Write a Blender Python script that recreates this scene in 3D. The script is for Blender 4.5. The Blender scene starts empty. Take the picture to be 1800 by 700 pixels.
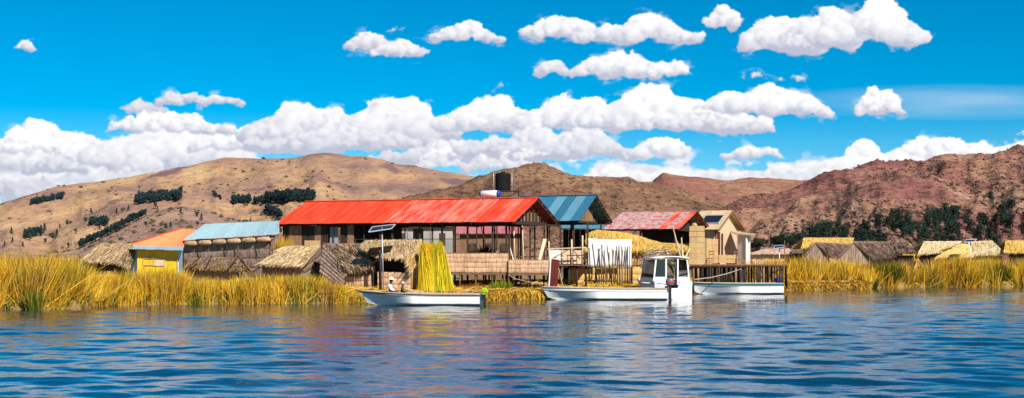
import bpy, math, random
import numpy as np
from mathutils import Vector, Matrix
random.seed(7)
RNG = np.random.default_rng(11)
SC = bpy.context.scene
COL = SC.collection
R = math.radians

# ------------------------------------------------------------------ camera
FPX, HZ, CH = 2500.0, 452.0, 2.6          # focal length in photo pixels, horizon row, eye height over the water
cam_d = bpy.data.cameras.new('camera'); cam = bpy.data.objects.new('camera', cam_d); COL.objects.link(cam)
cam.location = (0, 0, CH); cam.rotation_euler = (R(90), 0, 0)
cam_d.sensor_width = 36; cam_d.lens = 36 * FPX / 1800.0
cam_d.shift_y = (HZ - 350) / 1800.0
cam_d.clip_start = 0.5; cam_d.clip_end = 30000
SC.camera = cam

# ------------------------------------------------------------------ light
SUN_AZ, SUN_EL = R(149), R(37)            # azimuth clockwise from +Y: behind the camera, to the right
sd = Vector((math.sin(SUN_AZ) * math.cos(SUN_EL), math.cos(SUN_AZ) * math.cos(SUN_EL), math.sin(SUN_EL)))
sun_d = bpy.data.lights.new('sun', 'SUN'); sun = bpy.data.objects.new('sun', sun_d); COL.objects.link(sun)
sun_d.energy = 5.0; sun_d.angle = R(0.53); sun_d.color = (1.0, 0.95, 0.87)
sun.rotation_euler = sd.to_track_quat('Z', 'Y').to_euler(); sun.location = (40, -30, 60)
SC.view_settings.view_transform = 'Standard'; SC.view_settings.look = 'None'
SC.view_settings.gamma = 1.0; SC.view_settings.use_curve_mapping = False; SC.view_settings.exposure = 0.36
SC.render.engine = 'CYCLES'
SC.cycles.max_bounces = 6; SC.cycles.transparent_max_bounces = 12

world = bpy.data.worlds.new('World'); SC.world = world; world.use_nodes = True
# ---- the cumulus in view, computed here puff by puff (lit from the sun's side), then used by direction in the world shader
CL_X0, CL_X1, CL_Y0, CL_Y1, CL_S = -300.0, 2100.0, -110.0, 452.0, 0.8
def vn2(x, y, seed=0):
    xi = np.floor(x).astype(np.int64); yi = np.floor(y).astype(np.int64); xf = x - xi; yf = y - yi
    u = xf * xf * (3 - 2 * xf); v = yf * yf * (3 - 2 * yf)
    def h(a, b):
        n = (a * 374761393 + b * 668265263 + seed * 1442695041) & 0x7fffffff
        n = ((n ^ (n >> 13)) * 1274126177) & 0x7fffffff
        return ((n ^ (n >> 16)) & 0xffff) / 65535.0
    return (h(xi, yi) * (1 - u) + h(xi + 1, yi) * u) * (1 - v) + (h(xi, yi + 1) * (1 - u) + h(xi + 1, yi + 1) * u) * v
def fb2(x, y, seed, n=5):
    s = 0; a = .5
    for i in range(n): s = s + a * vn2(x, y, seed + 31 * i); a *= .5; x = x * 2.07 + 5.3; y = y * 2.07 + 1.7
    return s
def cloud_image():
    W = int((CL_X1 - CL_X0) * CL_S); H = int((CL_Y1 - CL_Y0) * CL_S); g = np.random.default_rng(77)
    A = np.zeros((H, W)); S = np.zeros((H, W))
    # (left, right, top, base, puffs, lightness, opacity, skew)
    CL = [(-280,-20,215,330,200,.85,.9,0),(-60,210,206,300,260,.95,.95,.1),(-40,120,225,270,90,1,.95,0),(150,440,176,296,330,.95,.95,-.1),(330,548,212,264,170,1,.95,.2),(180,420,180,230,120,1,.9,-.2),
          (-60,560,262,345,300,.80,.75,0),(0,330,290,352,140,.76,.7,0),(40,150,258,300,60,.8,.9,0),
          (425,660,144,240,280,.97,.95,-.1),(560,800,150,242,280,.94,.95,0),(430,760,200,262,200,.84,.85,0),(640,900,230,286,170,.82,.7,0),(735,812,254,278,60,.97,.85,0),(838,872,262,282,26,.97,.85,0),
          (770,960,150,232,220,1,.95,-.1),(900,1110,150,226,230,.98,.95,0),(800,1110,205,276,230,.84,.9,0),(900,960,252,276,40,.92,.8,0),(1100,1212,222,276,110,.97,.92,-.1),(700,1000,262,300,90,.86,.55,0),
          (1020,1350,134,226,330,1,.97,-.1),(1225,1470,131,198,240,1,.95,-.35),(1120,1330,185,228,120,.86,.9,0),
          (990,1230,268,330,190,.95,.85,0),(1180,1470,272,335,170,.86,.65,0),(1262,1372,242,276,80,.96,.85,-.1),
          (1420,1620,246,325,200,.95,.9,.1),(1480,1760,238,312,250,.95,.92,0),(1560,1830,232,310,260,.93,.9,.2),(1700,2060,215,300,260,.92,.9,.1),(1380,1800,285,335,200,.84,.75,0),
          (910,1060,14,62,130,.97,.95,.1),(1010,1232,6,68,220,1,.97,.1),(1240,1304,-4,46,70,.97,.95,0),(1300,1500,-6,82,240,.98,.97,.1),(1390,1622,-24,70,280,1,.97,.1),(1365,1425,55,84,40,.82,.9,0),
          (1003,1170,70,130,190,1,.97,-.1),(1110,1214,92,132,90,.98,.95,.2),(936,1000,92,130,60,.86,.75,0),
          (597,690,42,86,90,.90,.85,-.1),(650,750,58,96,80,.92,.88,.1),(676,722,38,54,24,.85,.5,0),(753,882,28,72,120,.94,.9,0),
          (14,64,64,88,30,.90,.8,.3),(1508,1562,150,198,70,.96,.92,.1),(1532,1586,154,198,70,.96,.92,-.1),(874,888,136,150,8,.85,.6,0),(1300,1345,118,136,22,.85,.5,0),(1365,1412,122,142,26,.88,.65,.2),
          (200,300,160,196,50,.84,.4,.2),(270,380,146,182,70,.86,.55,0),(350,432,150,182,60,.9,.65,0),(1780,1830,222,240,20,.9,.6,0),
          (-290,-150,90,150,80,.95,.9,0),(1850,2080,60,130,150,.97,.95,0)]
    Lx, Ly, Lz = sd.x, sd.z, -sd.y
    YY, XX = np.meshgrid(np.arange(H), np.arange(W), indexing='ij'); q = CL_S
    st = fb2(XX / 150 / q, YY / 22 / q, 40); sl = fb2(XX / 60 / q, YY / 9 / q, 44)      # thin flat layer behind the heaps
    for a0, a1, b0, b1, am in ((-300, 560, 248, 372, .95), (600, 960, 236, 300, .6), (980, 1480, 262, 350, .85), (1380, 2100, 262, 350, .85)):
        wx = np.clip((XX / q + CL_X0 - a0) / 70, 0, 1) * np.clip((a1 - XX / q - CL_X0) / 90, 0, 1); wy = np.clip((YY / q + CL_Y0 - b0) / 26, 0, 1) * np.clip((b1 - YY / q - CL_Y0) / 26, 0, 1)
        a = np.clip((st - .40) * 4.5 + .25, 0, 1) * wx * wy * am; shl = .60 + .26 * sl
        S = S * (1 - a) + shl * a; A = A * (1 - a) + a
    for ci, (x0, x1, yt, yb, n, lum, op, skew) in enumerate(CL):
        x0, x1, yt, yb = (x0 - CL_X0) * CL_S, (x1 - CL_X0) * CL_S, (yt - CL_Y0) * CL_S, (yb - CL_Y0) * CL_S
        w, h = x1 - x0, yb - yt; n = int(n * 1.25)
        t = g.beta(1.25 + max(skew, 0) * 1.5, 1.25 + max(-skew, 0) * 1.5, n); env = (1 - np.abs(2 * t - 1) ** 2.3)
        prof = env * (.45 + .62 * vn2(t * w / max(h, 8) * 1.6, np.full(n, ci * 3.7), 5))
        top = h * np.clip(prof, .06, 1); fy = g.random(n) ** .8
        r = np.clip(h * g.uniform(.15, .33, n) * (1.15 - .55 * fy), 2.2, 40) * (.65 + .35 * env)
        y = yb - r * .55 - fy * np.maximum(top - r * 1.3, 0) - h * .22 * vn2(t * 5 + ci, np.full(n, 9.1), 6) + h * .10; x = x0 + t * w; z = g.random(n) - fy * .5 + (y / H) * 2
        for i in np.argsort(z):
            R_ = r[i]; cx, cy = x[i], y[i]; sq = g.uniform(.72, .95); k = R_ * 1.25
            xa, xb, ya, yb2 = int(max(cx - k, 0)), int(min(cx + k + 1, W)), int(max(cy - k, 0)), int(min(cy + k + 1, H))
            if xa >= xb or ya >= yb2: continue
            X, Y = np.meshgrid((np.arange(xa, xb) - cx) / R_, -(np.arange(ya, yb2) - cy) / (R_ * sq))
            d2 = X * X + Y * Y; a = np.clip((1.30 - d2) / .95, 0, 1); a = a * a * (3 - 2 * a) * op
            nz = np.sqrt(np.clip(1.15 - d2, 0, 1)); dif = np.clip((X * Lx + Y * Ly + nz * Lz + .35) / 1.35, 0, 1)
            hf = np.clip((yb - cy + Y * R_ * .5) / max(h, 1), 0, 1)                     # low in the cloud: shaded by what is above
            sh = lum * (.62 + .38 * dif) * (.70 + .34 * hf ** .7)
            S[ya:yb2, xa:xb] = S[ya:yb2, xa:xb] * (1 - a) + sh * a; A[ya:yb2, xa:xb] = A[ya:yb2, xa:xb] * (1 - a) + a
    # break the round puffs up: small turbulent displacement, then ragged thin edges
    dx = (fb2(XX / 16 / q, YY / 13 / q, 3) - .5) * 15 * q + (fb2(XX / 4.5 / q, YY / 4 / q, 8, 3) - .5) * 7 * q; dy = (fb2(XX / 16 / q, YY / 13 / q, 4) - .5) * 12 * q + (fb2(XX / 4.5 / q, YY / 4 / q, 9, 3) - .5) * 6 * q
    def samp(I, xs, ys):
        xs = np.clip(xs, 0, W - 1.01); ys = np.clip(ys, 0, H - 1.01); xi = xs.astype(int); yi = ys.astype(int); fx = xs - xi; fy = ys - yi
        return (I[yi, xi] * (1 - fx) + I[yi, xi + 1] * fx) * (1 - fy) + (I[yi + 1, xi] * (1 - fx) + I[yi + 1, xi + 1] * fx) * fy
    SA = np.where(A > 1e-3, S / np.maximum(A, 1e-3) * 1.0, .9) if False else S
    S2 = samp(SA, XX + dx, YY + dy); A2 = samp(A, XX + dx, YY + dy)
    sh = S2 / np.maximum(A2, .05)
    wisp = fb2(XX / 22 / q, YY / 15 / q, 12); al = np.clip((A2 - .08 + (wisp - .5) * 1.5 * A2 * (1 - A2)) / .84, 0, 1); al = al * al * (3 - 2 * al)
    sh = np.clip(sh + (fb2(XX / 11 / q, YY / 8 / q, 15) - .48) * .14, .3, 1.05)
    def blur(I, r):
        for ax in (0, 1):
            c = np.cumsum(np.pad(I, [(r + 1, r) if k == ax else (0, 0) for k in (0, 1)], mode='edge'), axis=ax)
            I = (np.take(c, range(2 * r + 1, c.shape[ax]), axis=ax) - np.take(c, range(0, c.shape[ax] - 2 * r - 1), axis=ax)) / (2 * r + 1)
        return I
    ab = .35 * A2 + .40 * blur(blur(A2, 3), 3) + .25 * blur(blur(A2, 9), 9); er = fb2(XX / 26 / q, YY / 15 / q, 51, 6)
    al = np.clip((ab - .26 + (er - .49) * 2.1 * np.clip(1.25 - ab, 0, 1)) / .50, 0, 1); al = al * al * (3 - 2 * al) * np.clip(.08 + ab * 1.7, 0, 1) * (ab > .03)
    w0 = np.clip(A2, .0, 1) + 2e-3; sh = np.where(A2 < .03, .86, sh); sa = blur(sh * w0, 1) / blur(w0, 1); sb = blur(blur(sh * w0, 5), 5) / blur(blur(w0, 5), 5); sh = np.clip(.5 + (1.25 * sa - .25 * sb - .5) * 1.04, .3, 1.05)
    fade = np.clip(np.minimum(XX, W - 1 - XX) / (60 * q), 0, 1) * np.clip(YY / (40 * q), 0, 1)
    return np.clip(al * fade, 0, 1), sh
def sky_world():
    nt = world.node_tree; nt.nodes.clear()
    N = lambda t: nt.nodes.new(t)
    L = nt.links.new
    def math_(op, a, b=None, c=None, clamp=False):
        n = N('ShaderNodeMath'); n.operation = op; n.use_clamp = clamp
        for i, v in enumerate((a, b, c)):
            if v is None: continue
            if isinstance(v, (int, float)): n.inputs[i].default_value = v
            else: L(v, n.inputs[i])
        return n.outputs[0]
    def vm(op, a, b=None, c=None, scale=None):
        n = N('ShaderNodeVectorMath'); n.operation = op
        for i, v in enumerate((a, b, c)):
            if v is None: continue
            if isinstance(v, (tuple, list)): n.inputs[i].default_value = v
            else: L(v, n.inputs[i])
        if scale is not None: n.inputs['Scale'].default_value = scale
        return n.outputs['Value'] if op == 'LENGTH' else n.outputs[0]
    def noise(vec, scale, detail, rough=0.5):
        n = N('ShaderNodeTexNoise'); n.noise_dimensions = '2D'; n.inputs['Scale'].default_value = scale
        n.inputs['Detail'].default_value = detail; n.inputs['Roughness'].default_value = rough
        L(vec, n.inputs['Vector']); return n
    sky = N('ShaderNodeTexSky'); sky.sky_type = 'NISHITA'; sky.sun_disc = False
    sky.sun_elevation = SUN_EL; sky.sun_rotation = SUN_AZ
    sky.altitude = 3800; sky.air_density = 1.0; sky.dust_density = 0.0; sky.ozone_density = 2.0
    hs = N('ShaderNodeHueSaturation'); hs.inputs['Saturation'].default_value = 1.72; hs.inputs['Value'].default_value = 0.98
    hs.inputs['Hue'].default_value = 0.487
    L(sky.outputs[0], hs.inputs['Color'])
    tc = N('ShaderNodeTexCoord')
    sep = N('ShaderNodeSeparateXYZ'); L(tc.outputs['Generated'], sep.inputs[0])
    X, Y, Z = sep.outputs
    ay = math_('MAXIMUM', math_('ABSOLUTE', Y), 0.05)
    comb = N('ShaderNodeCombineXYZ')
    L(math_('DIVIDE', X, ay), comb.inputs[0]); L(math_('DIVIDE', Z, ay), comb.inputs[1])
    L(math_('MULTIPLY', math_('SIGN', Y), 3.0), comb.inputs[2])
    uv = comb.outputs[0]
    # the cumulus in view, by direction
    al, shd = cloud_image(); h_, w_ = al.shape
    img = bpy.data.images.new('cumulus_map', w_, h_, float_buffer=True, is_data=True)
    buf = np.zeros((h_, w_, 4), np.float32); buf[..., 0] = al; buf[..., 1] = shd; buf[..., 3] = 1
    img.pixels.foreach_set(buf[::-1].ravel()); img.update()
    tex = N('ShaderNodeTexImage'); tex.image = img; tex.extension = 'CLIP'; tex.interpolation = 'Linear'
    L(vm('MULTIPLY_ADD', uv, (FPX / (CL_X1 - CL_X0), FPX / (CL_Y1 - CL_Y0), 0), ((900 - CL_X0) / (CL_X1 - CL_X0), (CL_Y1 - HZ) / (CL_Y1 - CL_Y0), 0)), tex.inputs['Vector'])
    tsep = N('ShaderNodeSeparateColor'); L(tex.outputs['Color'], tsep.inputs[0])
    front = math_('GREATER_THAN', Y, 0.0)
    cov_in = math_('MULTIPLY', tsep.outputs[0], front)
    # the sky beyond the picture: the same kind of scattered cumulus
    gc = N('ShaderNodeCombineXYZ'); zz = math_('ADD', math_('ABSOLUTE', Z), 0.12)
    L(math_('DIVIDE', X, zz), gc.inputs[0]); L(math_('DIVIDE', Y, zz), gc.inputs[1])
    g = noise(gc.outputs[0], 0.9, 6, 0.55).outputs['Fac']
    s3 = N('ShaderNodeSeparateXYZ'); L(uv, s3.inputs[0])
    inx = math_('MULTIPLY_ADD', math_('ABSOLUTE', s3.outputs[0]), -14.0, 14 * 0.50, clamp=True)
    inz = math_('MULTIPLY_ADD', s3.outputs[1], -14.0, 14 * 0.26, clamp=True)
    inf = math_('MULTIPLY', math_('MULTIPLY', inx, inz), front)
    go = N('ShaderNodeMapRange'); go.interpolation_type = 'SMOOTHSTEP'; L(g, go.inputs[0]); go.inputs[1].default_value = 0.57; go.inputs[2].default_value = 0.66
    cov_out = math_('MULTIPLY', go.outputs[0], math_('SUBTRACT', 1.0, inf, clamp=True))
    cover = math_('MAXIMUM', cov_in, cov_out)
    shade = math_('ADD', math_('MULTIPLY', tsep.outputs[1], math_('GREATER_THAN', cov_in, 0.001)), math_('MULTIPLY', math_('LESS_THAN', cov_in, 0.001), math_('MULTIPLY_ADD', g, -1.6, 1.75)))
    sh = N('ShaderNodeMapRange'); L(shade, sh.inputs[0]); sh.inputs[1].default_value = 0.50; sh.inputs[2].default_value = 0.86
    mixc = N('ShaderNodeMix'); mixc.data_type = 'RGBA'
    L(sh.outputs[0], mixc.inputs['Factor'])
    mixc.inputs['A'].default_value = (5.0, 5.1, 6.2, 1); mixc.inputs['B'].default_value = (9.7, 9.5, 9.6, 1)
    # thin cirrus streak
    cir = vm('LENGTH', vm('MULTIPLY_ADD', uv, (FPX / 330, FPX / 34, 1), (-(1690 - 900) / 330, -(HZ - 180) / 34, -3.0)))
    cn = N('ShaderNodeTexNoise'); cn.noise_dimensions = '2D'; L(vm('MULTIPLY', uv, (8.0, 90.0, 1.0)), cn.inputs['Vector']); cn.inputs['Scale'].default_value = 1.0; cn.inputs['Detail'].default_value = 4
    cfac = math_('MULTIPLY', math_('SUBTRACT', 1.0, cir, clamp=True), math_('MULTIPLY', cn.outputs['Fac'], 0.8), clamp=True)
    mc = N('ShaderNodeMix'); mc.data_type = 'RGBA'; L(cfac, mc.inputs['Factor']); L(hs.outputs[0], mc.inputs['A']); mc.inputs['B'].default_value = (6.5, 7.6, 8.6, 1)
    mx = N('ShaderNodeMix'); mx.data_type = 'RGBA'
    L(math_('MULTIPLY', cover, 0.97), mx.inputs['Factor']); L(mc.outputs['Result'], mx.inputs['A']); L(mixc.outputs['Result'], mx.inputs['B'])
    bg = N('ShaderNodeBackground'); bg.inputs['Strength'].default_value = 0.085
    world.cycles.sampling_method = 'MANUAL'; world.cycles.sample_map_resolution = 512
    L(mx.outputs['Result'], bg.inputs['Color'])
    out = N('ShaderNodeOutputWorld'); L(bg.outputs[0], out.inputs['Surface'])
sky_world()

# ------------------------------------------------------------------ helpers
def P(px, py, Y): return Vector(((px - 900) / FPX * Y, Y, CH - (py - HZ) / FPX * Y))
def PX(px, Y): return (px - 900) / FPX * Y
def PZ(py, Y): return CH - (py - HZ) / FPX * Y
def lerp(a, b, t): return a + (b - a) * t

def vnoise(x, y, seed=0):
    xi = np.floor(x).astype(np.int64); yi = np.floor(y).astype(np.int64)
    xf = x - xi; yf = y - yi
    u = xf * xf * (3 - 2 * xf); v = yf * yf * (3 - 2 * yf)
    def h(a, b):
        n = (a * 374761393 + b * 668265263 + seed * 1442695041) & 0x7fffffff
        n = ((n ^ (n >> 13)) * 1274126177) & 0x7fffffff
        return ((n ^ (n >> 16)) & 0xffff) / 65535.0
    return (h(xi, yi) * (1 - u) + h(xi + 1, yi) * u) * (1 - v) + (h(xi, yi + 1) * (1 - u) + h(xi + 1, yi + 1) * u) * v
def fbm(x, y, seed=0, octv=5, ridged=False):
    s = 0.0; a = 0.5
    for i in range(octv):
        n = vnoise(x, y, seed + i * 17)
        if ridged: n = 1 - np.abs(2 * n - 1)
        s = s + a * n; a *= 0.5; x = x * 2.03 + 13.7; y = y * 2.03 + 7.1
    return s

ORIGIN = {}
def thing(name, label, cat, loc, group=None):
    o = bpy.data.objects.new(name, None); COL.objects.link(o); o.empty_display_size = 0.3
    o.location = loc; o['label'] = label; o['category'] = cat
    if group: o['group'] = group
    ORIGIN[o.name] = Vector(loc)
    return o
def tag(o, label, cat, group=None):
    o['label'] = label; o['category'] = cat
    if group: o['group'] = group
    return o
def link_mesh(name, me, mat, parent=None, loc=None):
    ob = bpy.data.objects.new(name, me); COL.objects.link(ob)
    if mat is not None:
        for m in (mat if isinstance(mat, (list, tuple)) else [mat]): me.materials.append(m)
    if parent is not None: ob.parent = parent; ORIGIN[ob.name] = ORIGIN[parent.name]
    else:
        ORIGIN[ob.name] = Vector(loc if loc is not None else (0, 0, 0)); ob.location = ORIGIN[ob.name]
    return ob

class MB:
    def __init__(s): s.v = []; s.f = []; s.uv = []
    def add(s, vs, fs, uvs=None):
        b = len(s.v); s.v += [Vector(q) for q in vs]; s.f += [tuple(i + b for i in q) for q in fs]
        s.uv += uvs if uvs else [(0, 0)] * len(vs)
        return s
    def obox(s, o, ax, ay, az):
        o, ax, ay, az = Vector(o), Vector(ax), Vector(ay), Vector(az)
        vs = [o, o + ax, o + ax + ay, o + ay]; vs += [q + az for q in vs]
        return s.add(vs, [(0,3,2,1),(4,5,6,7),(0,1,5,4),(1,2,6,5),(2,3,7,6),(3,0,4,7)])
    def box(s, c, sz, rz=0):
        c = Vector(c); a = Vector((math.cos(rz), math.sin(rz), 0)); b = Vector((-math.sin(rz), math.cos(rz), 0))
        return s.obox(c - a * sz[0] / 2 - b * sz[1] / 2 - Vector((0, 0, sz[2] / 2)), a * sz[0], b * sz[1], Vector((0, 0, sz[2])))
    def bar(s, p, q, w, h=None):
        p, q = Vector(p), Vector(q); h = h or w; d = (q - p)
        if d.length < 1e-6: return s
        up = Vector((0, 0, 1)) if abs(d.normalized().z) < 0.95 else Vector((0, 1, 0))
        a = d.cross(up).normalized() * w; b = a.cross(d).normalized() * h
        return s.obox(p - a / 2 - b / 2, a, d, b)
    def tube(s, pts, rs, n=8, cap=True):
        pts = [Vector(q) for q in pts]; k = len(pts)
        if isinstance(rs, (int, float)): rs = [rs] * k
        vs = []; fs = []
        for i, q in enumerate(pts):
            d = (pts[min(i + 1, k - 1)] - pts[max(i - 1, 0)]).normalized()
            up = Vector((0, 0, 1)) if abs(d.z) < 0.9 else Vector((0, 1, 0))
            a = d.cross(up).normalized(); b = a.cross(d)
            for j in range(n):
                t = 2 * math.pi * j / n; vs.append(q + (a * math.cos(t) + b * math.sin(t)) * rs[i])
        for i in range(k - 1):
            for j in range(n):
                fs.append((i*n+j, i*n+(j+1)%n, (i+1)*n+(j+1)%n, (i+1)*n+j))
        if cap: fs += [tuple(range(n))[::-1], tuple(range((k-1)*n, k*n))]
        return s.add(vs, fs)
    def slab(s, A, B, C, D, th):
        A, B, C, D = map(Vector, (A, B, C, D))
        n = (B - A).cross(D - A).normalized() * th
        lu = (B - A).length; lv = (D - A).length
        vs = [A, B, C, D, A - n, B - n, C - n, D - n]
        uv = [(0, 0), (lu, 0), (lu, lv), (0, lv)] * 2
        return s.add(vs, [(0,1,2,3),(7,6,5,4),(0,4,5,1),(1,5,6,2),(2,6,7,3),(3,7,4,0)], uv)
    def lathe(s, prof, c, n=12, axis='Z'):
        c = Vector(c); vs = []; fs = []; k = len(prof)
        for r, z in prof:
            for j in range(n):
                t = 2 * math.pi * j / n
                q = Vector((r * math.cos(t), r * math.sin(t), z))
                if axis == 'X': q = Vector((q.z, q.x, q.y))
                vs.append(c + q)
        for i in range(k - 1):
            for j in range(n): fs.append((i*n+j, i*n+(j+1)%n, (i+1)*n+(j+1)%n, (i+1)*n+j))
        fs += [tuple(range(n))[::-1], tuple(range((k-1)*n, k*n))]
        return s.add(vs, fs)
    def ball(s, c, r, n=10, k=7):
        rx, ry, rz = (r, r, r) if isinstance(r, (int, float)) else r
        c = Vector(c); vs = []; fs = []
        for i in range(k + 1):
            ph = math.pi * i / k
            for j in range(n):
                t = 2 * math.pi * j / n
                vs.append(c + Vector((rx * math.sin(ph) * math.cos(t), ry * math.sin(ph) * math.sin(t), -rz * math.cos(ph))))
        for i in range(k):
            for j in range(n): fs.append((i*n+j, i*n+(j+1)%n, (i+1)*n+(j+1)%n, (i+1)*n+j))
        return s.add(vs, fs)
    def build(s, name, mat, parent=None, smooth=False, origin=None):
        if parent is not None: o = ORIGIN[parent.name]
        else:
            if origin is None:
                xs = [q.x for q in s.v]; ys = [q.y for q in s.v]; zs = [q.z for q in s.v]
                origin = ((min(xs)+max(xs))/2, (min(ys)+max(ys))/2, min(zs))
            o = Vector(origin)
        me = bpy.data.meshes.new(name)
        me.from_pydata([tuple(q - o) for q in s.v], [], s.f)
        uvl = me.uv_layers.new(name='UVMap')
        li = np.zeros(len(me.loops), dtype=np.int32); me.loops.foreach_get('vertex_index', li)
        uvl.data.foreach_set('uv', np.array(s.uv, dtype=np.float32)[li].ravel())
        if smooth: me.polygons.foreach_set('use_smooth', [True] * len(me.polygons))
        return link_mesh(name, me, mat, parent, o)

# ------------------------------------------------------------------ materials
MATS = {}
def M(name, col, col2=None, rough=0.8, scale=3.0, stretch=(1, 1, 1), bump=0.0, detail=5, coord='Object', metal=0.0, contrast=(0.3, 0.7), spec=0.3, rnd=0.0, bdist=0.05):
    if name in MATS: return MATS[name]
    m = bpy.data.materials.new(name); m.use_nodes = True; nt = m.node_tree
    b = nt.nodes['Principled BSDF']; b.inputs['Roughness'].default_value = rough; b.inputs['Metallic'].default_value = metal
    b.inputs['Specular IOR Level'].default_value = spec
    c1 = (*col, 1); c2 = (*(col2 or tuple(q * 0.7 for q in col)), 1)
    tc = nt.nodes.new('ShaderNodeTexCoord'); mp = nt.nodes.new('ShaderNodeMapping'); mp.inputs['Scale'].default_value = stretch
    nt.links.new(tc.outputs[coord], mp.inputs[0])
    n = nt.nodes.new('ShaderNodeTexNoise'); n.inputs['Scale'].default_value = scale; n.inputs['Detail'].default_value = detail; n.inputs['Roughness'].default_value = 0.6
    nt.links.new(mp.outputs[0], n.inputs['Vector'])
    r = nt.nodes.new('ShaderNodeValToRGB'); r.color_ramp.elements[0].position = contrast[0]; r.color_ramp.elements[1].position = contrast[1]
    r.color_ramp.elements[0].color = c1; r.color_ramp.elements[1].color = c2
    nt.links.new(n.outputs['Fac'], r.inputs[0]); src = r.outputs[0]
    if rnd > 0:
        oi = nt.nodes.new('ShaderNodeObjectInfo'); mr = nt.nodes.new('ShaderNodeMapRange')
        mr.inputs[3].default_value = 1 - rnd; mr.inputs[4].default_value = 1 + rnd
        nt.links.new(oi.outputs['Random'], mr.inputs[0])
        hs = nt.nodes.new('ShaderNodeHueSaturation'); nt.links.new(mr.outputs[0], hs.inputs['Value']); nt.links.new(src, hs.inputs['Color']); src = hs.outputs[0]
    nt.links.new(src, b.inputs['Base Color'])
    if bump > 0:
        bp = nt.nodes.new('ShaderNodeBump'); bp.inputs['Strength'].default_value = bump; bp.inputs['Distance'].default_value = bdist
        nt.links.new(n.outputs['Fac'], bp.inputs['Height']); nt.links.new(bp.outputs[0], b.inputs['Normal'])
    MATS[name] = m; return m

def straw_material(name):
    m = bpy.data.materials.new(name); m.use_nodes = True; nt = m.node_tree; nt.nodes.clear()
    at = nt.nodes.new('ShaderNodeAttribute'); at.attribute_name = 'col'
    d = nt.nodes.new('ShaderNodeBsdfDiffuse'); t = nt.nodes.new('ShaderNodeBsdfTranslucent'); mx = nt.nodes.new('ShaderNodeMixShader'); mx.inputs[0].default_value = 0.14
    o = nt.nodes.new('ShaderNodeOutputMaterial')
    for q in (d, t): nt.links.new(at.outputs['Color'], q.inputs['Color'])
    nt.links.new(d.outputs[0], mx.inputs[1]); nt.links.new(t.outputs[0], mx.inputs[2]); nt.links.new(mx.outputs[0], o.inputs[0])
    return m
STRAW = straw_material('straw_blades')
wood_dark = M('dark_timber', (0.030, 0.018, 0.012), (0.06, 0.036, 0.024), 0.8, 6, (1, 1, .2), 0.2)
wood_mid = M('brown_timber', (0.17, 0.085, 0.045), (0.30, 0.17, 0.09), 0.8, 6, (1, 1, .2), 0.2, rnd=0.3)
wood_pale = M('pale_timber', (0.55, 0.38, 0.22), (0.72, 0.55, 0.36), 0.8, 5, (1, 1, .2), 0.2, rnd=0.2)
wood_red = M('red_brown_boards', (0.20, 0.06, 0.035), (0.34, 0.14, 0.08), 0.7, 4, (1, 1, .3), 0.1, rnd=0.25)
mat_tan = M('tan_reed_mat', (0.70, 0.44, 0.26), (0.36, 0.20, 0.11), 0.9, 2.6, (4, 4, .5), 0.5, rnd=0.12, contrast=(.38,.66))
mat_grey = M('weathered_reed_mat', (0.40, 0.27, 0.20), (0.15, 0.095, 0.07), 0.9, 2.6, (4, 4, .4), 0.5, rnd=0.15, contrast=(.38,.66))
mat_gold = M('golden_reed_mat', (0.72, 0.47, 0.16), (0.50, 0.30, 0.09), 0.9, 4.0, (4, 4, .6), 0.5, rnd=0.14)
mat_pale = M('pale_straw_block', (0.66, 0.44, 0.20), (0.42, 0.26, 0.11), 0.9, 5.0, (1, 1, 3), 0.5, rnd=0.12)
thatch_tan = M('tan_thatch', (0.58, 0.42, 0.23), (0.34, 0.23, 0.13), 0.95, 5, (1, 1, 1), 0.6)
thatch_grey = M('grey_brown_thatch', (0.30, 0.20, 0.14), (0.14, 0.09, 0.065), 0.95, 5, (1, 1, 1), 0.6)
thatch_gold = M('yellow_thatch', (0.66, 0.42, 0.09), (0.46, 0.27, 0.05), 0.95, 4, (1, 1, 1), 0.6)
thatch_pale = M('bleached_thatch', (0.70, 0.58, 0.36), (0.54, 0.40, 0.20), 0.95, 4, (1, 1, 1), 0.5)
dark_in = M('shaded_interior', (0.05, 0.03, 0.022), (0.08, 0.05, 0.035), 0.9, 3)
white_paint = M('white_boat_paint', (0.83, 0.82, 0.80), (0.55, 0.53, 0.48), 0.4, 1.6, (1.5, 1.5, 4), 0.0, spec=0.4, contrast=(.50,.86), detail=9)
teal_paint = M('teal_boat_paint', (0.02, 0.11, 0.15), (0.03, 0.16, 0.20), 0.4, 3, spec=0.5)
pale_blue = M('pale_blue_paint', (0.42, 0.62, 0.70), (0.35, 0.55, 0.64), 0.4, 2, spec=0.5)
tan_rail = M('worn_rail_paint', (0.55, 0.40, 0.28), (0.35, 0.24, 0.17), 0.7, 6)
black_plastic = M('black_plastic', (0.012, 0.012, 0.013), (0.02, 0.02, 0.022), 0.4, 3, spec=0.5)
steel = M('galvanised_pipe', (0.55, 0.56, 0.57), (0.4, 0.41, 0.42), 0.4, 5, metal=0.6)
white_cloth = M('white_sheet', (0.82, 0.80, 0.76), (0.76, 0.73, 0.68), 0.9, 3, bump=0.2)
red_tin = M('red_roof_paint', (0.74, 0.036, 0.010), (0.72, 0.10, 0.035), 0.5, 0.9, (3.2, .35, 1), 0, coord='UV', rnd=0.12, contrast=(.42,.72), spec=0.3)
red_faded = M('faded_red_roof_paint', (0.70, 0.045, 0.018), (0.66, 0.24, 0.17), 0.5, 0.9, (2.6, .45, 1), 0, coord='UV', rnd=0.14, contrast=(0.40, 0.70))
red_bare = M('peeling_red_roof_paint', (0.42, 0.33, 0.32), (0.46, 0.075, 0.045), 0.5, 1.1, (2.2, 1.6, 1), 0, coord='UV', rnd=0.06, contrast=(0.46, 0.60), detail=8)
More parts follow.
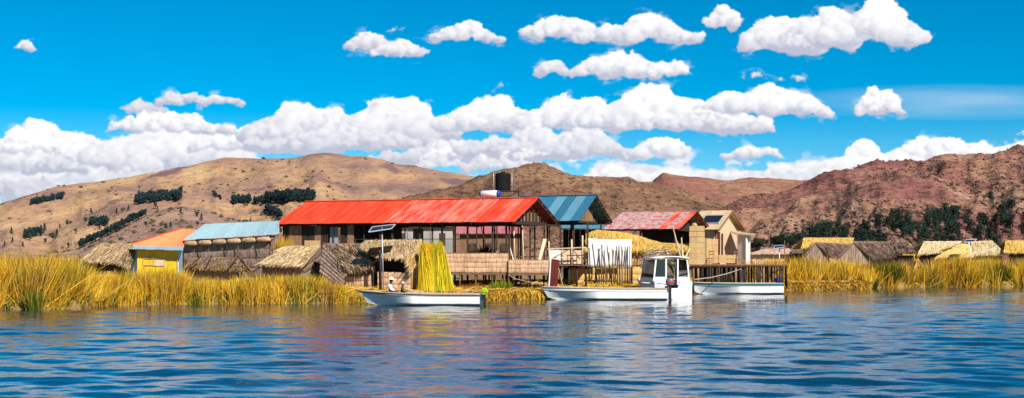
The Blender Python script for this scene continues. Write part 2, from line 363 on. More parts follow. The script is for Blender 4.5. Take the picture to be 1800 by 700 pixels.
blue_tin = M('blue_roof_paint', (0.015, 0.115, 0.20), (0.04, 0.17, 0.26), 0.45, 1.5, (5, .4, 1), 0, coord='UV', rnd=0.14)
blue_faded = M('faded_blue_roof_paint', (0.12, 0.27, 0.35), (0.07, 0.20, 0.28), 0.45, 1.5, (5, .4, 1), 0, coord='UV', rnd=0.08)
ice_tin = M('pale_blue_tin', (0.30, 0.46, 0.50), (0.40, 0.55, 0.58), 0.4, 1.5, (3, .5, 1), 0, coord='UV', rnd=0.07)
orange_tin = M('orange_roof_tin', (0.72, 0.22, 0.07), (0.62, 0.30, 0.14), 0.6, 1.5, (3, .6, 1), 0, coord='UV', rnd=0.1)
tan_tin = M('tan_roof_tin', (0.58, 0.42, 0.24), (0.46, 0.33, 0.18), 0.6, 1.5, (3, .6, 1), 0, coord='UV', rnd=0.1)
yellow_paint = M('yellow_wall_paint', (0.72, 0.49, 0.012), (0.52, 0.34, 0.02), 0.6, 1.6, rnd=0.06, contrast=(.45,.75))
plaster = M('cream_plaster', (0.66, 0.50, 0.32), (0.58, 0.42, 0.26), 0.9, 2, bump=0.1)
white_wall = M('whitewash', (0.80, 0.76, 0.70), (0.70, 0.66, 0.60), 0.9, 2)
orange_paint = M('orange_paint', (0.60, 0.22, 0.06), (0.5, 0.18, 0.05), 0.8, 2)
maroon = M('maroon_paint', (0.085, 0.012, 0.010), (0.12, 0.02, 0.014), 0.8, 2, spec=.1)
grey_panel = M('grey_curtain', (0.42, 0.41, 0.39), (0.30, 0.30, 0.29), 0.9, 2, (4, 4, .4))
pv = M('solar_cells', (0.006, 0.010, 0.030), (0.010, 0.016, 0.04), 0.3, 3, spec=0.12)
pv_frame = M('aluminium_frame', (0.70, 0.70, 0.70), (0.6, 0.6, 0.6), 0.35, 3, metal=0.5)
blue_plastic = M('blue_plastic', (0.006, 0.06, 0.42), (0.006, 0.05, 0.35), 0.4, 3, spec=0.5)
lime_plastic = M('lime_cover', (0.38, 0.46, 0.01), (0.16, 0.34, 0.01), 0.6, 3)
skin_mat = M('skin', (0.26, 0.13, 0.075), (0.22, 0.11, 0.06), 0.6, 8)
hair_mat = M('black_hair', (0.012, 0.010, 0.009), (0.02, 0.015, 0.012), 0.6, 8)
dark_cloth = M('dark_cloth', (0.03, 0.03, 0.045), (0.045, 0.04, 0.05), 0.9, 5)
pink_tin = M('pink_roof_paint', (0.50, 0.09, 0.11), (0.44, 0.20, 0.20), 0.5, 1.2, (3, .5, 1), 0, coord='UV', rnd=0.08)
rust_tin = M('raw_tin_underside', (0.40, 0.34, 0.20), (0.28, 0.22, 0.13), 0.6, 2, (3, .5, 1), coord='UV')
rope_mat = M('pale_rope', (0.55, 0.48, 0.36), (0.42, 0.36, 0.28), 0.9, 20)

def glass_material():
    m = bpy.data.materials.new('window_glass'); m.use_nodes = True; nt = m.node_tree; nt.nodes.clear()
    t = nt.nodes.new('ShaderNodeBsdfTransparent'); t.inputs[0].default_value = (0.86, 0.88, 0.88, 1)
    g = nt.nodes.new('ShaderNodeBsdfGlossy'); g.inputs['Roughness'].default_value = 0.03
    fr = nt.nodes.new('ShaderNodeFresnel'); fr.inputs['IOR'].default_value = 1.5
    mx = nt.nodes.new('ShaderNodeMixShader'); o = nt.nodes.new('ShaderNodeOutputMaterial')
    nt.links.new(fr.outputs[0], mx.inputs[0]); nt.links.new(t.outputs[0], mx.inputs[1]); nt.links.new(g.outputs[0], mx.inputs[2]); nt.links.new(mx.outputs[0], o.inputs[0])
    return m
GLASS = glass_material()

# ------------------------------------------------------------------ straw / reed blades (real ribbons)
GOLD = [(0.80,0.43,0.025),(0.86,0.50,0.035),(0.68,0.32,0.02),(0.84,0.54,0.09),(0.42,0.18,0.02),(0.46,0.35,0.03)]
OLIVE = [(0.16,0.17,0.02),(0.22,0.20,0.025),(0.11,0.13,0.018),(0.40,0.30,0.04)]
STRAWC = [(0.66,0.46,0.17),(0.55,0.36,0.12),(0.72,0.52,0.22),(0.40,0.24,0.08)]
GREYS = [(0.36,0.25,0.17),(0.26,0.17,0.12),(0.44,0.31,0.20),(0.18,0.12,0.09)]
TANS = [(0.66,0.47,0.26),(0.52,0.36,0.20),(0.74,0.55,0.33),(0.38,0.25,0.14)]
PALES = [(0.76,0.62,0.38),(0.66,0.50,0.27),(0.80,0.68,0.46),(0.56,0.40,0.2)]
YEL = [(0.72,0.55,0.02),(0.62,0.50,0.02),(0.78,0.62,0.05),(0.50,0.36,0.02),(0.44,0.42,0.02)]
BROWNS = [(0.30,0.15,0.03),(0.20,0.10,0.03),(0.42,0.24,0.05),(0.55,0.34,0.07)]
def blade_mesh(base, tip_vec, width, cols, droop=0.12, name='blades'):
    """base (n,3), tip_vec (n,3), width (n,), cols (n,3): tapered bent ribbons"""
    n = len(base); up = np.array([0, 0, 1.0])
    Ln = np.linalg.norm(tip_vec, axis=1, keepdims=True)
    ang = RNG.uniform(0, 2 * np.pi, n)
    rv = np.stack([np.cos(ang), np.sin(ang), RNG.uniform(-.3, .3, n)], 1)
    side = np.cross(tip_vec, rv); side /= (np.linalg.norm(side, axis=1, keepdims=True) + 1e-9)
    w = width[:, None] * 0.5
    hor = tip_vec.copy(); hor[:, 2] = 0
    dr = RNG.uniform(-0.3, 1.0, (n, 1)) * droop * Ln
    rows = []
    for t, ww, k in ((0, 1.0, 0), (0.45, 0.85, 0.0), (0.78, 0.55, 0.35)):
        c = base + tip_vec * t - up * dr * k * 0.6 + hor * dr * k * 0.3
        rows += [c - side * w * ww, c + side * w * ww]
    rows.append(base + tip_vec - up * dr + hor * dr * 0.5)
    V = np.stack(rows, 1).reshape(-1, 3)
    b = (np.arange(n) * 7)[:, None]
    q1 = b + np.array([[0, 1, 3, 2]]); q2 = b + np.array([[2, 3, 5, 4]]); t1 = b + np.array([[4, 5, 6]])
    loops = np.concatenate([np.concatenate([q1, q2, t1], 1)]).ravel()
    tot = np.tile([4, 4, 3], n); start = np.concatenate([[0], np.cumsum(tot)[:-1]])
    return V, loops, start, tot, np.repeat(cols, 7, axis=0)
def blades_object(name, base, tip, width, cols, parent=None, droop=0.12, stuff=True):
    V, loops, start, tot, C = blade_mesh(base, tip, width, cols, droop)
    o = ORIGIN[parent.name] if parent is not None else Vector((float(base[:, 0].mean()), float(base[:, 1].mean()), float(base[:, 2].min())))
    V = V - np.array(o)
    me = bpy.data.meshes.new(name)
    me.vertices.add(len(V)); me.vertices.foreach_set('co', V.astype(np.float32).ravel())
    me.loops.add(len(loops)); me.loops.foreach_set('vertex_index', loops.astype(np.int32))
    me.polygons.add(len(start)); me.polygons.foreach_set('loop_start', start.astype(np.int32)); me.polygons.foreach_set('loop_total', tot.astype(np.int32))
    me.update(calc_edges=True)
    a = me.color_attributes.new('col', 'FLOAT_COLOR', 'POINT')
    a.data.foreach_set('color', np.concatenate([C, np.ones((len(C), 1))], 1).astype(np.float32).ravel())
    ob = link_mesh(name, me, STRAW, parent, o)
    if stuff: ob['kind'] = 'stuff'
    return ob
def pick(pal, n, jit=0.18):
    c = np.array(pal)[RNG.integers(0, len(pal), n)]
    return np.clip(c * RNG.uniform(1 - jit, 1 + jit, (n, 1)), 0.003, 0.9)
# ================================================================== SETTING
def structure(o): o['kind'] = 'structure'; return o
def grid_object(name, V, nx, ny, mat, smooth=True):
    i = np.arange(nx - 1); j = np.arange(ny - 1); I, J = np.meshgrid(i, j); a = (J * nx + I).ravel()
    F = np.stack([a, a + 1, a + nx + 1, a + nx], 1)
    me = bpy.data.meshes.new(name)
    me.vertices.add(len(V)); me.vertices.foreach_set('co', V.astype(np.float32).ravel())
    me.loops.add(F.size); me.loops.foreach_set('vertex_index', F.astype(np.int32).ravel())
    me.polygons.add(len(F)); me.polygons.foreach_set('loop_start', (np.arange(len(F)) * 4).astype(np.int32)); me.polygons.foreach_set('loop_total', np.full(len(F), 4, np.int32))
    me.update(calc_edges=True)
    if smooth: me.polygons.foreach_set('use_smooth', np.ones(len(F), bool))
    return link_mesh(name, me, mat)

# ---- water
def water_material():
    m = bpy.data.materials.new('lake_water'); m.use_nodes = True; nt = m.node_tree
    b = nt.nodes['Principled BSDF']
    b.inputs['Base Color'].default_value = (0.003, 0.028, 0.062, 1); b.inputs['Roughness'].default_value = 0.03; b.inputs['IOR'].default_value = 1.333
    b.inputs['Specular IOR Level'].default_value = 0.5
    tc = nt.nodes.new('ShaderNodeTexCoord')
    mp = nt.nodes.new('ShaderNodeMapping'); mp.inputs['Scale'].default_value = (1.0, 1.5, 1.0); nt.links.new(tc.outputs['Object'], mp.inputs[0])
    n1 = nt.nodes.new('ShaderNodeTexNoise'); n1.inputs['Scale'].default_value = 4.5; n1.inputs['Detail'].default_value = 3; nt.links.new(mp.outputs[0], n1.inputs['Vector'])
    bp = nt.nodes.new('ShaderNodeBump'); bp.inputs['Strength'].default_value = 0.5; bp.inputs['Distance'].default_value = 0.015
    nt.links.new(n1.outputs['Fac'], bp.inputs['Height']); nt.links.new(bp.outputs[0], b.inputs['Normal'])
    return m
WATER = water_material()
def build_water():
    ys = np.concatenate([np.arange(13, 42, 0.10), np.arange(42, 80, 0.2), np.arange(80, 132.1, 0.5)])
    ss = np.linspace(-0.46, 0.46, 620)
    S, Yg = np.meshgrid(ss, ys); Xg = S * Yg
    z = np.zeros_like(Xg); rg = np.random.default_rng(5)
    K = 72
    for i in range(K):
        lam = math.exp(rg.uniform(math.log(0.40), math.log(3.8)))
        th = rg.normal(R(82), R(30)); k = 2 * math.pi / lam
        slope = 0.070 / math.sqrt(K / 2) * (lam / 1.2) ** 0.3
        ph = rg.uniform(0, 2 * math.pi)
        arg = k * (math.cos(th) * Xg + math.sin(th) * Yg) + ph
        z += slope / k * (np.sin(arg) + 0.18 * np.cos(2 * arg))
    gust = 0.55 + 0.75 * fbm(Xg * 0.10 + 40, Yg * 0.045 + 9, 3, 3)
    calm = np.clip((Yg - 13) / 3, 0, 1) * np.clip((131 - Yg) / 8, 0, 1) * np.clip((0.458 - np.abs(S)) / 0.02, 0, 1)
    shore = 1.0 - 0.55 * np.clip((Yg - 45) / 30, 0, 1)
    z *= gust * calm * shore
    V = np.stack([Xg, Yg, z], -1).reshape(-1, 3)
    structure(grid_object('water', V, len(ss), len(ys), WATER))
    b = MB(); e = 9000
    sx0, sx1 = 0.46 * 13, 0.46 * float(ys[-1]); y0, y1 = 13.0, float(ys[-1])
    b.add([(-e, -e, 0), (e, -e, 0), (e, y0, 0), (sx0, y0, 0), (-sx0, y0, 0), (-e, y0, 0), (e, y1, 0), (sx1, y1, 0), (-sx1, y1, 0), (-e, y1, 0), (e, e, 0), (-e, e, 0)],
          [(0, 1, 2, 3, 4, 5), (3, 2, 6, 7), (5, 4, 8, 9), (9, 8, 7, 6, 10, 11)])
    structure(b.build('open_lake', WATER, origin=(0, 0, 0)))
build_water()

# ---- hills
def hill_material(name, stops, speck, speck_amt, s1, s2, bump, spot=None, bd=1.0):
    m = bpy.data.materials.new(name); m.use_nodes = True; nt = m.node_tree; b = nt.nodes['Principled BSDF']
    b.inputs['Roughness'].default_value = 0.95; b.inputs['Specular IOR Level'].default_value = 0.1
    tc = nt.nodes.new('ShaderNodeTexCoord')
    mp = nt.nodes.new('ShaderNodeMapping'); mp.inputs['Scale'].default_value = (1.0, 0.45, 2.6); nt.links.new(tc.outputs['Object'], mp.inputs[0])
    def ns(scale, det, rough=0.6):
        n = nt.nodes.new('ShaderNodeTexNoise'); n.inputs['Scale'].default_value = scale; n.inputs['Detail'].default_value = det; n.inputs['Roughness'].default_value = rough
        nt.links.new(mp.outputs[0], n.inputs['Vector']); return n.outputs['Fac']
    r = nt.nodes.new('ShaderNodeValToRGB'); cr = r.color_ramp
    while len(cr.elements) < len(stops): cr.elements.new(0.5)
    for e, (p, c) in zip(cr.elements, stops): e.position = p; e.color = (*c, 1)
    nt.links.new(ns(s1, 9, 0.66), r.inputs[0])
    f2 = ns(s2, 4, 0.7)
    rr = nt.nodes.new('ShaderNodeValToRGB'); rr.color_ramp.elements[0].position = 0.50; rr.color_ramp.elements[1].position = 0.66
    nt.links.new(f2, rr.inputs[0])
    mm = nt.nodes.new('ShaderNodeMath'); mm.operation = 'MULTIPLY'; mm.inputs[1].default_value = speck_amt; nt.links.new(rr.outputs[0], mm.inputs[0])
    mx = nt.nodes.new('ShaderNodeMix'); mx.data_type = 'RGBA'; nt.links.new(mm.outputs[0], mx.inputs['Factor']); nt.links.new(r.outputs[0], mx.inputs['A']); mx.inputs['B'].default_value = (*speck, 1)
    src = mx.outputs['Result']
    if spot:
        sc, lo, hi, colr = spot
        f3 = ns(sc, 6, 0.6); r3 = nt.nodes.new('ShaderNodeValToRGB'); r3.color_ramp.elements[0].position = lo; r3.color_ramp.elements[1].position = hi
        nt.links.new(f3, r3.inputs[0]); m3 = nt.nodes.new('ShaderNodeMix'); m3.data_type = 'RGBA'
        nt.links.new(r3.outputs[0], m3.inputs['Factor']); nt.links.new(src, m3.inputs['A']); m3.inputs['B'].default_value = (*colr, 1); src = m3.outputs['Result']
    nt.links.new(src, b.inputs['Base Color'])
    bp = nt.nodes.new('ShaderNodeBump'); bp.inputs['Strength'].default_value = bump; bp.inputs['Distance'].default_value = bd
    nt.links.new(f2, bp.inputs['Height']); nt.links.new(bp.outputs[0], b.inputs['Normal'])
    return m
mat_far = hill_material('dry_grass_hill', [(0.34, (0.21, 0.125, 0.105)), (0.45, (0.36, 0.21, 0.14)), (0.54, (0.47, 0.275, 0.145)), (0.66, (0.60, 0.39, 0.20))],
                        (0.17, 0.095, 0.075), 0.55, 0.0042, 0.05, 0.7, (0.0062, 0.575, 0.63, (0.20, 0.115, 0.12)), 12)
mat_mid = hill_material('rocky_brown_hill', [(0.34, (0.17, 0.085, 0.055)), (0.5, (0.28, 0.145, 0.085)), (0.66, (0.38, 0.23, 0.12))],
                        (0.045, 0.026, 0.020), 0.9, 0.012, 0.16, 1.0, (0.03, 0.60, 0.70, (0.13, 0.11, 0.03)), 4)
mat_red = hill_material('reddish_far_hill', [(0.34, (0.26, 0.10, 0.075)), (0.5, (0.34, 0.155, 0.10)), (0.66, (0.40, 0.22, 0.13))],
                        (0.14, 0.062, 0.050), 0.7, 0.006, 0.07, 1.0, None, 8)
mat_right = hill_material('rust_rock_hill', [(0.34, (0.18, 0.065, 0.060)), (0.48, (0.29, 0.120, 0.095)), (0.60, (0.37, 0.195, 0.12)), (0.72, (0.50, 0.32, 0.25))],
                          (0.06, 0.028, 0.024), 0.9, 0.010, 0.15, 1.0, (0.02, 0.62, 0.70, (0.40, 0.25, 0.20)), 4)
HILLS = {}
def hill(name, sky, Y0, Yc, px0, px1, nx, nt_, mat, pw, amp, fq, seed, ridged=True, foot=0.3, crest=1.0, gully=0):
    sx = np.array([q[0] for q in sky], float); sy = np.array([q[1] for q in sky], float)
    pxs = np.linspace(px0, px1, nx); ts = np.concatenate([np.linspace(0, 1, nt_), np.linspace(1.03, 1.5, 8)])
    PXg, T = np.meshgrid(pxs, ts)
    Yg = Y0 + T * (Yc - Y0); Xg = (PXg - 900) / FPX * Yg
    H = CH + (HZ - np.interp(PXg, sx, sy)) / FPX * Yc
    s = np.where(T <= 1, np.clip(T, 0, 1) ** pw, np.clip(1 - (T - 1) * 1.5, 0, 1))
    n = fbm(Xg * fq, Yg * fq * 0.8, seed, 6, ridged) - 0.5
    n2 = fbm(Xg * fq * 0.25, Yg * fq * 0.25, seed + 50, 3) - 0.45
    env = np.clip(T * 4, 0, 1) * (0.35 + 0.65 * np.clip((1 - np.abs(T - 1) * 6), 0, 1) * crest + 0.65 * (1 - np.clip((1 - np.abs(T - 1) * 6), 0, 1)))
    Zg = foot + (H - foot) * s + n * amp * env + n2 * amp * 2.2 * np.clip(T * 4, 0, 1) * np.clip((1 - T) * 5, 0, 1)
    if gully: Zg = Zg - gully * (1 - fbm(PXg * .011 + .35 * T, T * 2.2, seed + 90, 4, True)) * np.clip(T * 5, 0, 1) * np.clip((1.02 - T) * 5, 0, 1)
    V = np.stack([Xg, Yg, Zg], -1)
    ob = structure(grid_object(name, V.reshape(-1, 3), nx, len(ts), mat))
    HILLS[name] = (pxs, Yg[:, 0], Zg, V)
    return ob
def on_hill(name, px, py):
    """the point of the hillside whose foot shows at a given row"""
    pxs, Ys, Zg, V = HILLS[name]
    i = int(np.clip(np.searchsorted(pxs, px), 1, len(pxs) - 1)); z = Zg[:, i]
    rows = HZ - (z - CH) / Ys * FPX
    for k in range(1, len(Ys)):
        if rows[k] <= py:
            f = (rows[k - 1] - py) / max(rows[k - 1] - rows[k], 1e-6); f = min(max(f, 0), 1)
            Y = lerp(Ys[k - 1], Ys[k], f); return Vector(((px - 900) / FPX * Y, Y, lerp(z[k - 1], z[k], f)))
    k = int(np.argmin(rows)); return Vector(((px - 900) / FPX * Ys[k], Ys[k], z[k]))
hill('grassy_hill', [(-700,400),(-300,392),(0,358),(60,342),(100,332),(200,313),(300,297),(400,281),(470,275),(520,271),(545,268),(570,267),(600,272),(700,287),(760,294),(800,299),(850,310),(960,340),(1100,372),(1250,400),(1500,430),(2000,440)],
     1500, 3600, -500, 1500, 420, 90, mat_far, 1.12, 60, 0.0052, 3, False, 0.5, 0.35, 45)
mat_spur = hill_material('mauve_spur', [(0.36, (0.20, 0.12, 0.10)), (0.48, (0.34, 0.20, 0.15)), (0.60, (0.48, 0.29, 0.18))], (0.14, 0.08, 0.07), 0.6, 0.008, 0.06, 0.8, None, 8)
hill('foothill_spur', [(-400,446),(60,446),(110,444),(150,434),(200,410),(255,380),(290,366),(325,360),(350,366),(400,384),(440,392),(500,404),(560,414),(640,430),(800,446),(1200,447)],
     1000, 1450, -300, 1100, 240, 50, mat_spur, 1.1, 14, 0.012, 61, False, 0.5, 0.4)
hill('reddish_hill', [(900,400),(1000,375),(1080,350),(1145,324),(1165,309),(1200,314),(1262,321),(1300,318),(1350,317),(1420,320),(1480,316),(1600,330),(1800,380),(2200,420)],
     1300, 2300, 850, 2000, 260, 60, mat_red, 1.1, 24, 0.010, 21, True, 0.5, 0.6)
hill('rocky_hill', [(500,420),(600,378),(650,353),(700,345),(760,338),(800,331),(830,324),(850,316),(866,304),(885,297),(920,292),(950,294),(975,301),(1000,307),(1030,309),(1060,313),(1100,319),(1145,327),(1200,342),(1300,372),(1400,400),(1600,430),(1800,440)],
     520, 1150, 480, 1700, 420, 100, mat_mid, 1.15, 17, 0.020, 33, True, 0.4, 0.8, 11)
hill('rust_hill', [(1000,438),(1150,412),(1250,378),(1330,346),(1400,325),(1450,314),(1500,301),(1540,292),(1580,284),(1620,279),(1660,276),(1700,283),(1730,279),(1760,270),(1800,263),(1900,240),(2100,215),(2400,225)],
     330, 1050, 1000, 2350, 460, 110, mat_right, 1.1, 20, 0.020, 44, True, 0.4, 0.8, 15)

# loose boulders and low scrub on the two near hills: uncountable grit, real lumps
def scatter_lumps(name, hname, n, smin, smax, mat, pxr, seed, tmin=0.05, flat=0.7):
    rg = np.random.default_rng(seed); pxs, Ys, Zg, V = HILLS[hname]
    ico = np.array([(0,0,1),(0.89,0,0.45),(0.28,0.85,0.45),(-0.72,0.53,0.45),(-0.72,-0.53,0.45),(0.28,-0.85,0.45),(0,0,-0.6)])
    icf = np.array([(0,1,2),(0,2,3),(0,3,4),(0,4,5),(0,5,1),(6,2,1),(6,3,2),(6,4,3),(6,5,4),(6,1,5)])
    nt1 = int(np.sum(Ys <= Ys[-9] + 1))
    ii = rg.uniform(np.searchsorted(pxs, pxr[0]), np.searchsorted(pxs, pxr[1]) - 1, n); kk = rg.uniform(tmin * nt1, nt1 - 1, n)
    a = ii.astype(int); b = kk.astype(int); fa = (ii - a)[:, None]; fb = (kk - b)[:, None]
    C = (V[b, a] * (1 - fa) + V[b, a + 1] * fa) * (1 - fb) + (V[b + 1, a] * (1 - fa) + V[b + 1, a + 1] * fa) * fb
    keep = fbm(C[:, 0] / smax * .035, C[:, 1] / smax * .028, seed + 7, 4) > .47; C = C[keep]; n = len(C)
    s = smin * (smax / smin) ** (rg.random(n) ** 2.2)
    G = ico[None] * rg.uniform(0.6, 1.35, (n, 7, 1)); G = G * s[:, None, None]; G[:, :, 2] *= flat
    Vv = (C[:, None, :] + G).reshape(-1, 3); Fv = (np.arange(n)[:, None, None] * 7 + icf[None]).reshape(-1, 3)
    me = bpy.data.meshes.new(name); me.vertices.add(len(Vv)); me.vertices.foreach_set('co', Vv.astype(np.float32).ravel())
    me.loops.add(Fv.size); me.loops.foreach_set('vertex_index', Fv.astype(np.int32).ravel())
    me.polygons.add(len(Fv)); me.polygons.foreach_set('loop_start', (np.arange(len(Fv)) * 3).astype(np.int32)); me.polygons.foreach_set('loop_total', np.full(len(Fv), 3, np.int32))
    me.update(calc_edges=True); o = link_mesh(name, me, mat); o['kind'] = 'stuff'; return o
rock_m = M('hill_boulders', (0.30, 0.17, 0.12), (0.14, 0.075, 0.055), 0.9, 0.15)
scrub_m = M('hill_scrub', (0.045, 0.045, 0.018), (0.10, 0.08, 0.03), 0.95, 0.2)
tag(scatter_lumps('boulder_field', 'rocky_hill', 16000, 0.35, 1.6, rock_m, (560, 1500), 1), 'brown boulders strewn over the rocky hill behind the roofs', 'boulders')
tag(scatter_lumps('scrub_cover', 'rocky_hill', 4600, 0.4, 1.7, scrub_m, (560, 1500), 2), 'low dark scrub dotted over the rocky middle hill', 'scrub')
tag(scatter_lumps('boulder_field', 'rust_hill', 22000, 0.35, 1.9, rock_m, (1250, 2000), 3), 'reddish boulders strewn over the right hillside', 'boulders')
tag(scatter_lumps('scrub_cover', 'rust_hill', 5200, 0.4, 1.8, scrub_m, (1250, 2000), 4), 'low dark scrub dotted over the right hillside', 'scrub')
tag(scatter_lumps('scrub_cover', 'grassy_hill', 2600, 1.5, 7, scrub_m, (-300, 900), 5), 'far scrub specks on the golden left hill', 'scrub')

tag(scatter_lumps('scrub_cover', 'foothill_spur', 900, 1.0, 4.0, scrub_m, (60, 700), 6), 'far scrub specks on the mauve spur above the left roofs', 'scrub')

# ---- the reed island: one raised sheet, its front following the waterline
SHORE = [(-500,550),(-150,547),(0,545),(150,543),(180,538),(300,535.5),(450,534.5),(600,533.5),(640,532),(700,529),(860,528),(955,527),(1000,524),(1140,522),(1215,516),(1300,513),(1375,511.5),(1450,510.5),(1520,510),(1530,506.5),(1660,505),(1800,505),(2000,504),(2300,503)]
spx = np.array([q[0] for q in SHORE], float); spy = np.array([q[1] for q in SHORE], float)
def shoreY(px): return CH * FPX / (np.interp(px, spx, spy) - HZ)
soil = M('trodden_reed_ground', (0.34, 0.22, 0.07), (0.20, 0.12, 0.04), 0.95, 1.5, bump=0.5)
def ground_z(d): return 0.42 + 0.36 * np.clip(d / 7.0, 0, 1)
def build_island():
    pxs = np.linspace(-480, 2280, 240); ds = np.array([0.05, 0.0, 0.25, 1, 2.5, 5, 8, 14, 25, 45, 80, 120])
    V = []
    for k, d in enumerate(ds):
        for px in pxs:
            Ye = float(shoreY(px)) + 0.15 * math.sin(px * .13) + 0.1 * math.sin(px * .41)
            Y = Ye + d
            z = -0.6 if k == 0 else (0.02 if k == 1 else float(ground_z(d)) + 0.05 * math.sin(px * .09 + d))
            if k == len(ds) - 1: z = -0.5
            V.append((PX(px, Ye) * (Y / Ye if d < 10 else 1 + d / Ye), Y, z))
    structure(grid_object('island_ground', np.array(V), len(pxs), len(ds), soil))
build_island()

# ---- standing reeds
def reed_field(name, label, px0, px1, depth, top, nclump, per, pal, seed, w=0.03, dmin=0.0, lean=0.22, skip=None, hmin=0.55, green=0.0):
    rg = np.random.default_rng(seed); B = []; T = []; Wd = []; C = []
    tx = np.array([q[0] for q in top], float); ty = np.array([q[1] for q in top], float)
    for i in range(nclump):
        px = rg.uniform(px0, px1); d = dmin + rg.random() ** 1.3 * depth
        if skip and skip(px, d): continue
        Y = float(shoreY(px)) + d; x = PX(px, Y); zt = PZ(float(np.interp(px, tx, ty)), Y)
        n = int(per * rg.uniform(0.6, 1.4)); rad = rg.uniform(0.2, 0.55); hh = (zt - 0.1) * rg.uniform(0.60, 1.14)
        a = rg.uniform(0, 2 * np.pi, n); rr = rad * np.sqrt(rg.random(n))
        bx = x + rr * np.cos(a); by = np.maximum(Y + rr * np.sin(a), float(shoreY(px)) - 0.25)
        bz = np.where(by - float(shoreY(px)) < 0.1, -0.05, ground_z(by - float(shoreY(px))) - 0.1)
        h = np.maximum(hh * rg.uniform(hmin, 1.0, n) - bz, 0.3)
        cl = rg.normal(0, 0.13, 2)
        lx = (rr / rad) * np.cos(a) * lean * h + cl[0] * h + rg.normal(0, 0.11, n) * h
        ly = (rr / rad) * np.sin(a) * lean * h + cl[1] * h + rg.normal(0, 0.07, n) * h
        bent = rg.random(n) < 0.12; s_ = np.where(bent, rg.choice([-1, 1], n) * rg.uniform(.35, .8, n), 0); lx = lx + s_ * h; h = np.where(bent, h * .72, h)
        B.append(np.stack([bx, by, bz], 1)); T.append(np.stack([lx, ly, h], 1)); Wd.append(rg.uniform(0.6, 1.3, n) * w)
        c = pick(pal, n) * rg.uniform(0.65, 1.2)
        if rg.random() < green: c = pick(OLIVE + OLIVE + GOLD[:2], n)
        elif rg.random() < .12: c = pick(BROWNS, n)
        C.append(c)
    o = blades_object(name, np.concatenate(B), np.concatenate(T), np.concatenate(Wd), np.clip(np.concatenate(C), 0.003, 0.85), droop=0.10)
    tag(o, label, 'reeds'); return o
reed_field('standing_reeds', 'tall golden reeds along the left bank', -260, 146, 9, [(-260,432),(0,440),(60,436),(110,441),(134,450),(150,466)], 440, 95, GOLD, 1, 0.034, green=0.15)
reed_field('standing_reeds', 'shorter golden reeds in front of the left huts and sheds', 155, 612, 4.2, [(150,474),(200,478),(228,467),(310,468),(330,480),(400,484),(440,480),(500,477),(560,479),(600,496),(620,508)], 420, 95, GOLD, 2, 0.032, green=0.20)
reed_field('standing_reeds', 'golden reeds behind the straw ledge right of the deck', 1312, 1530, 9, [(1312,455),(1370,448),(1430,446),(1480,452),(1530,458)], 230, 70, GOLD, 3, 0.04, dmin=5.5, green=0.04)
reed_field('standing_reeds', 'golden reeds along the far right shore', 1525, 2150, 9, [(1525,462),(1600,455),(1640,452),(1690,444),(1740,450),(1800,452),(2150,450)], 620, 75, GOLD, 4, 0.042, green=0.10, skip=lambda px, d: 1595 < px < 1650 and d > 3)
def reed_clump(label, px, w, top, n, d, seed, pal, cat='reed clump'):
    rg = np.random.default_rng(seed); Y = float(shoreY(px)) + d; x = PX(px, Y); hw = w / FPX * Y / 2
    a = rg.uniform(0, 2 * np.pi, n); rr = np.sqrt(rg.random(n)); bx = x + hw * .75 * rr * np.cos(a); by = Y + 0.8 * rr * np.sin(a)
    h = (PZ(top, Y) - 0.3) * rg.uniform(0.5, 1.0, n) * (1 - 0.25 * rr ** 2)
    lx = np.cos(a) * rr * hw * 0.35 + rg.normal(0, .05, n) * h; ly = np.sin(a) * rr * .4 + rg.normal(0, .05, n) * h
    o = blades_object('reed_clump', np.stack([bx, by, np.full(n, 0.25 if d > .3 else -0.05)], 1), np.stack([lx, ly, h], 1), rg.uniform(.03, .055, n), pick(pal, n), stuff=False)
    tag(o, label, cat)
GREEN = [(0.06,0.085,0.012),(0.10,0.12,0.015),(0.045,0.06,0.012),(0.20,0.18,0.02)]
reed_clump('dark green reed clump in front of the dark thatched huts', 1556, 62, 446, 900, 0.9, 1, GREEN)
reed_clump('small low green reed clump at the end of the straw ledge', 1528, 34, 472, 420, 0.1, 2, GREEN)
reed_clump('dark green reed clump near the right edge of the picture', 1755, 44, 452, 700, 0.9, 3, GREEN)
reed_clump('olive reed clump on the water at the far left', 62, 46, 482, 420, 0.05, 4, OLIVE)
reed_clump('leafy green plant beside the platform under the woven railing', 880, 44, 486, 500, 2.4, 5, [(0.10,0.15,0.012),(0.22,0.24,0.02),(0.35,0.33,0.03)], 'plant')
reed_clump('rusty red weeds under the woven railing', 836, 60, 492, 420, 3.0, 6, [(0.35,0.10,0.02),(0.42,0.20,0.03),(0.22,0.09,0.02)], 'plant')

# ---- straw lying on the ground and hanging over the banks
def litter(name, label, px0, px1, depth, n, pal, seed, hang=False, zr=0.12, ln=(0.3, 0.9)):
    rg = np.random.default_rng(seed); px = rg.uniform(px0, px1, n); Ye = shoreY(px)
    d = rg.random(n) ** (1.6 if hang else 1.0) * depth; Y = Ye + d; x = (px - 900) / FPX * Y
    a = rg.uniform(0, 2 * np.pi, n); L = rg.uniform(ln[0], ln[1], n); z = ground_z(d) + rg.uniform(-0.03, zr, n)
    tx = np.cos(a) * L; ty = np.sin(a) * L; tz = rg.uniform(-0.05, 0.28, n) * L
    if hang:
        edge = d < depth * 0.45
        ty = np.where(edge, -rg.uniform(.15, .6, n) * L, ty); tz = np.where(edge, -rg.uniform(.2, .75, n) * L, tz); tx = np.where(edge, rg.normal(0, .25, n) * L, tx)
        z = np.where(edge, rg.uniform(0.08, 0.55, n), z)
    o = blades_object(name, np.stack([x, Y, z], 1), np.stack([tx, ty, tz], 1), rg.uniform(.03, .06, n), pick(pal, n, .3), droop=0.1)
    tag(o, label, 'straw')
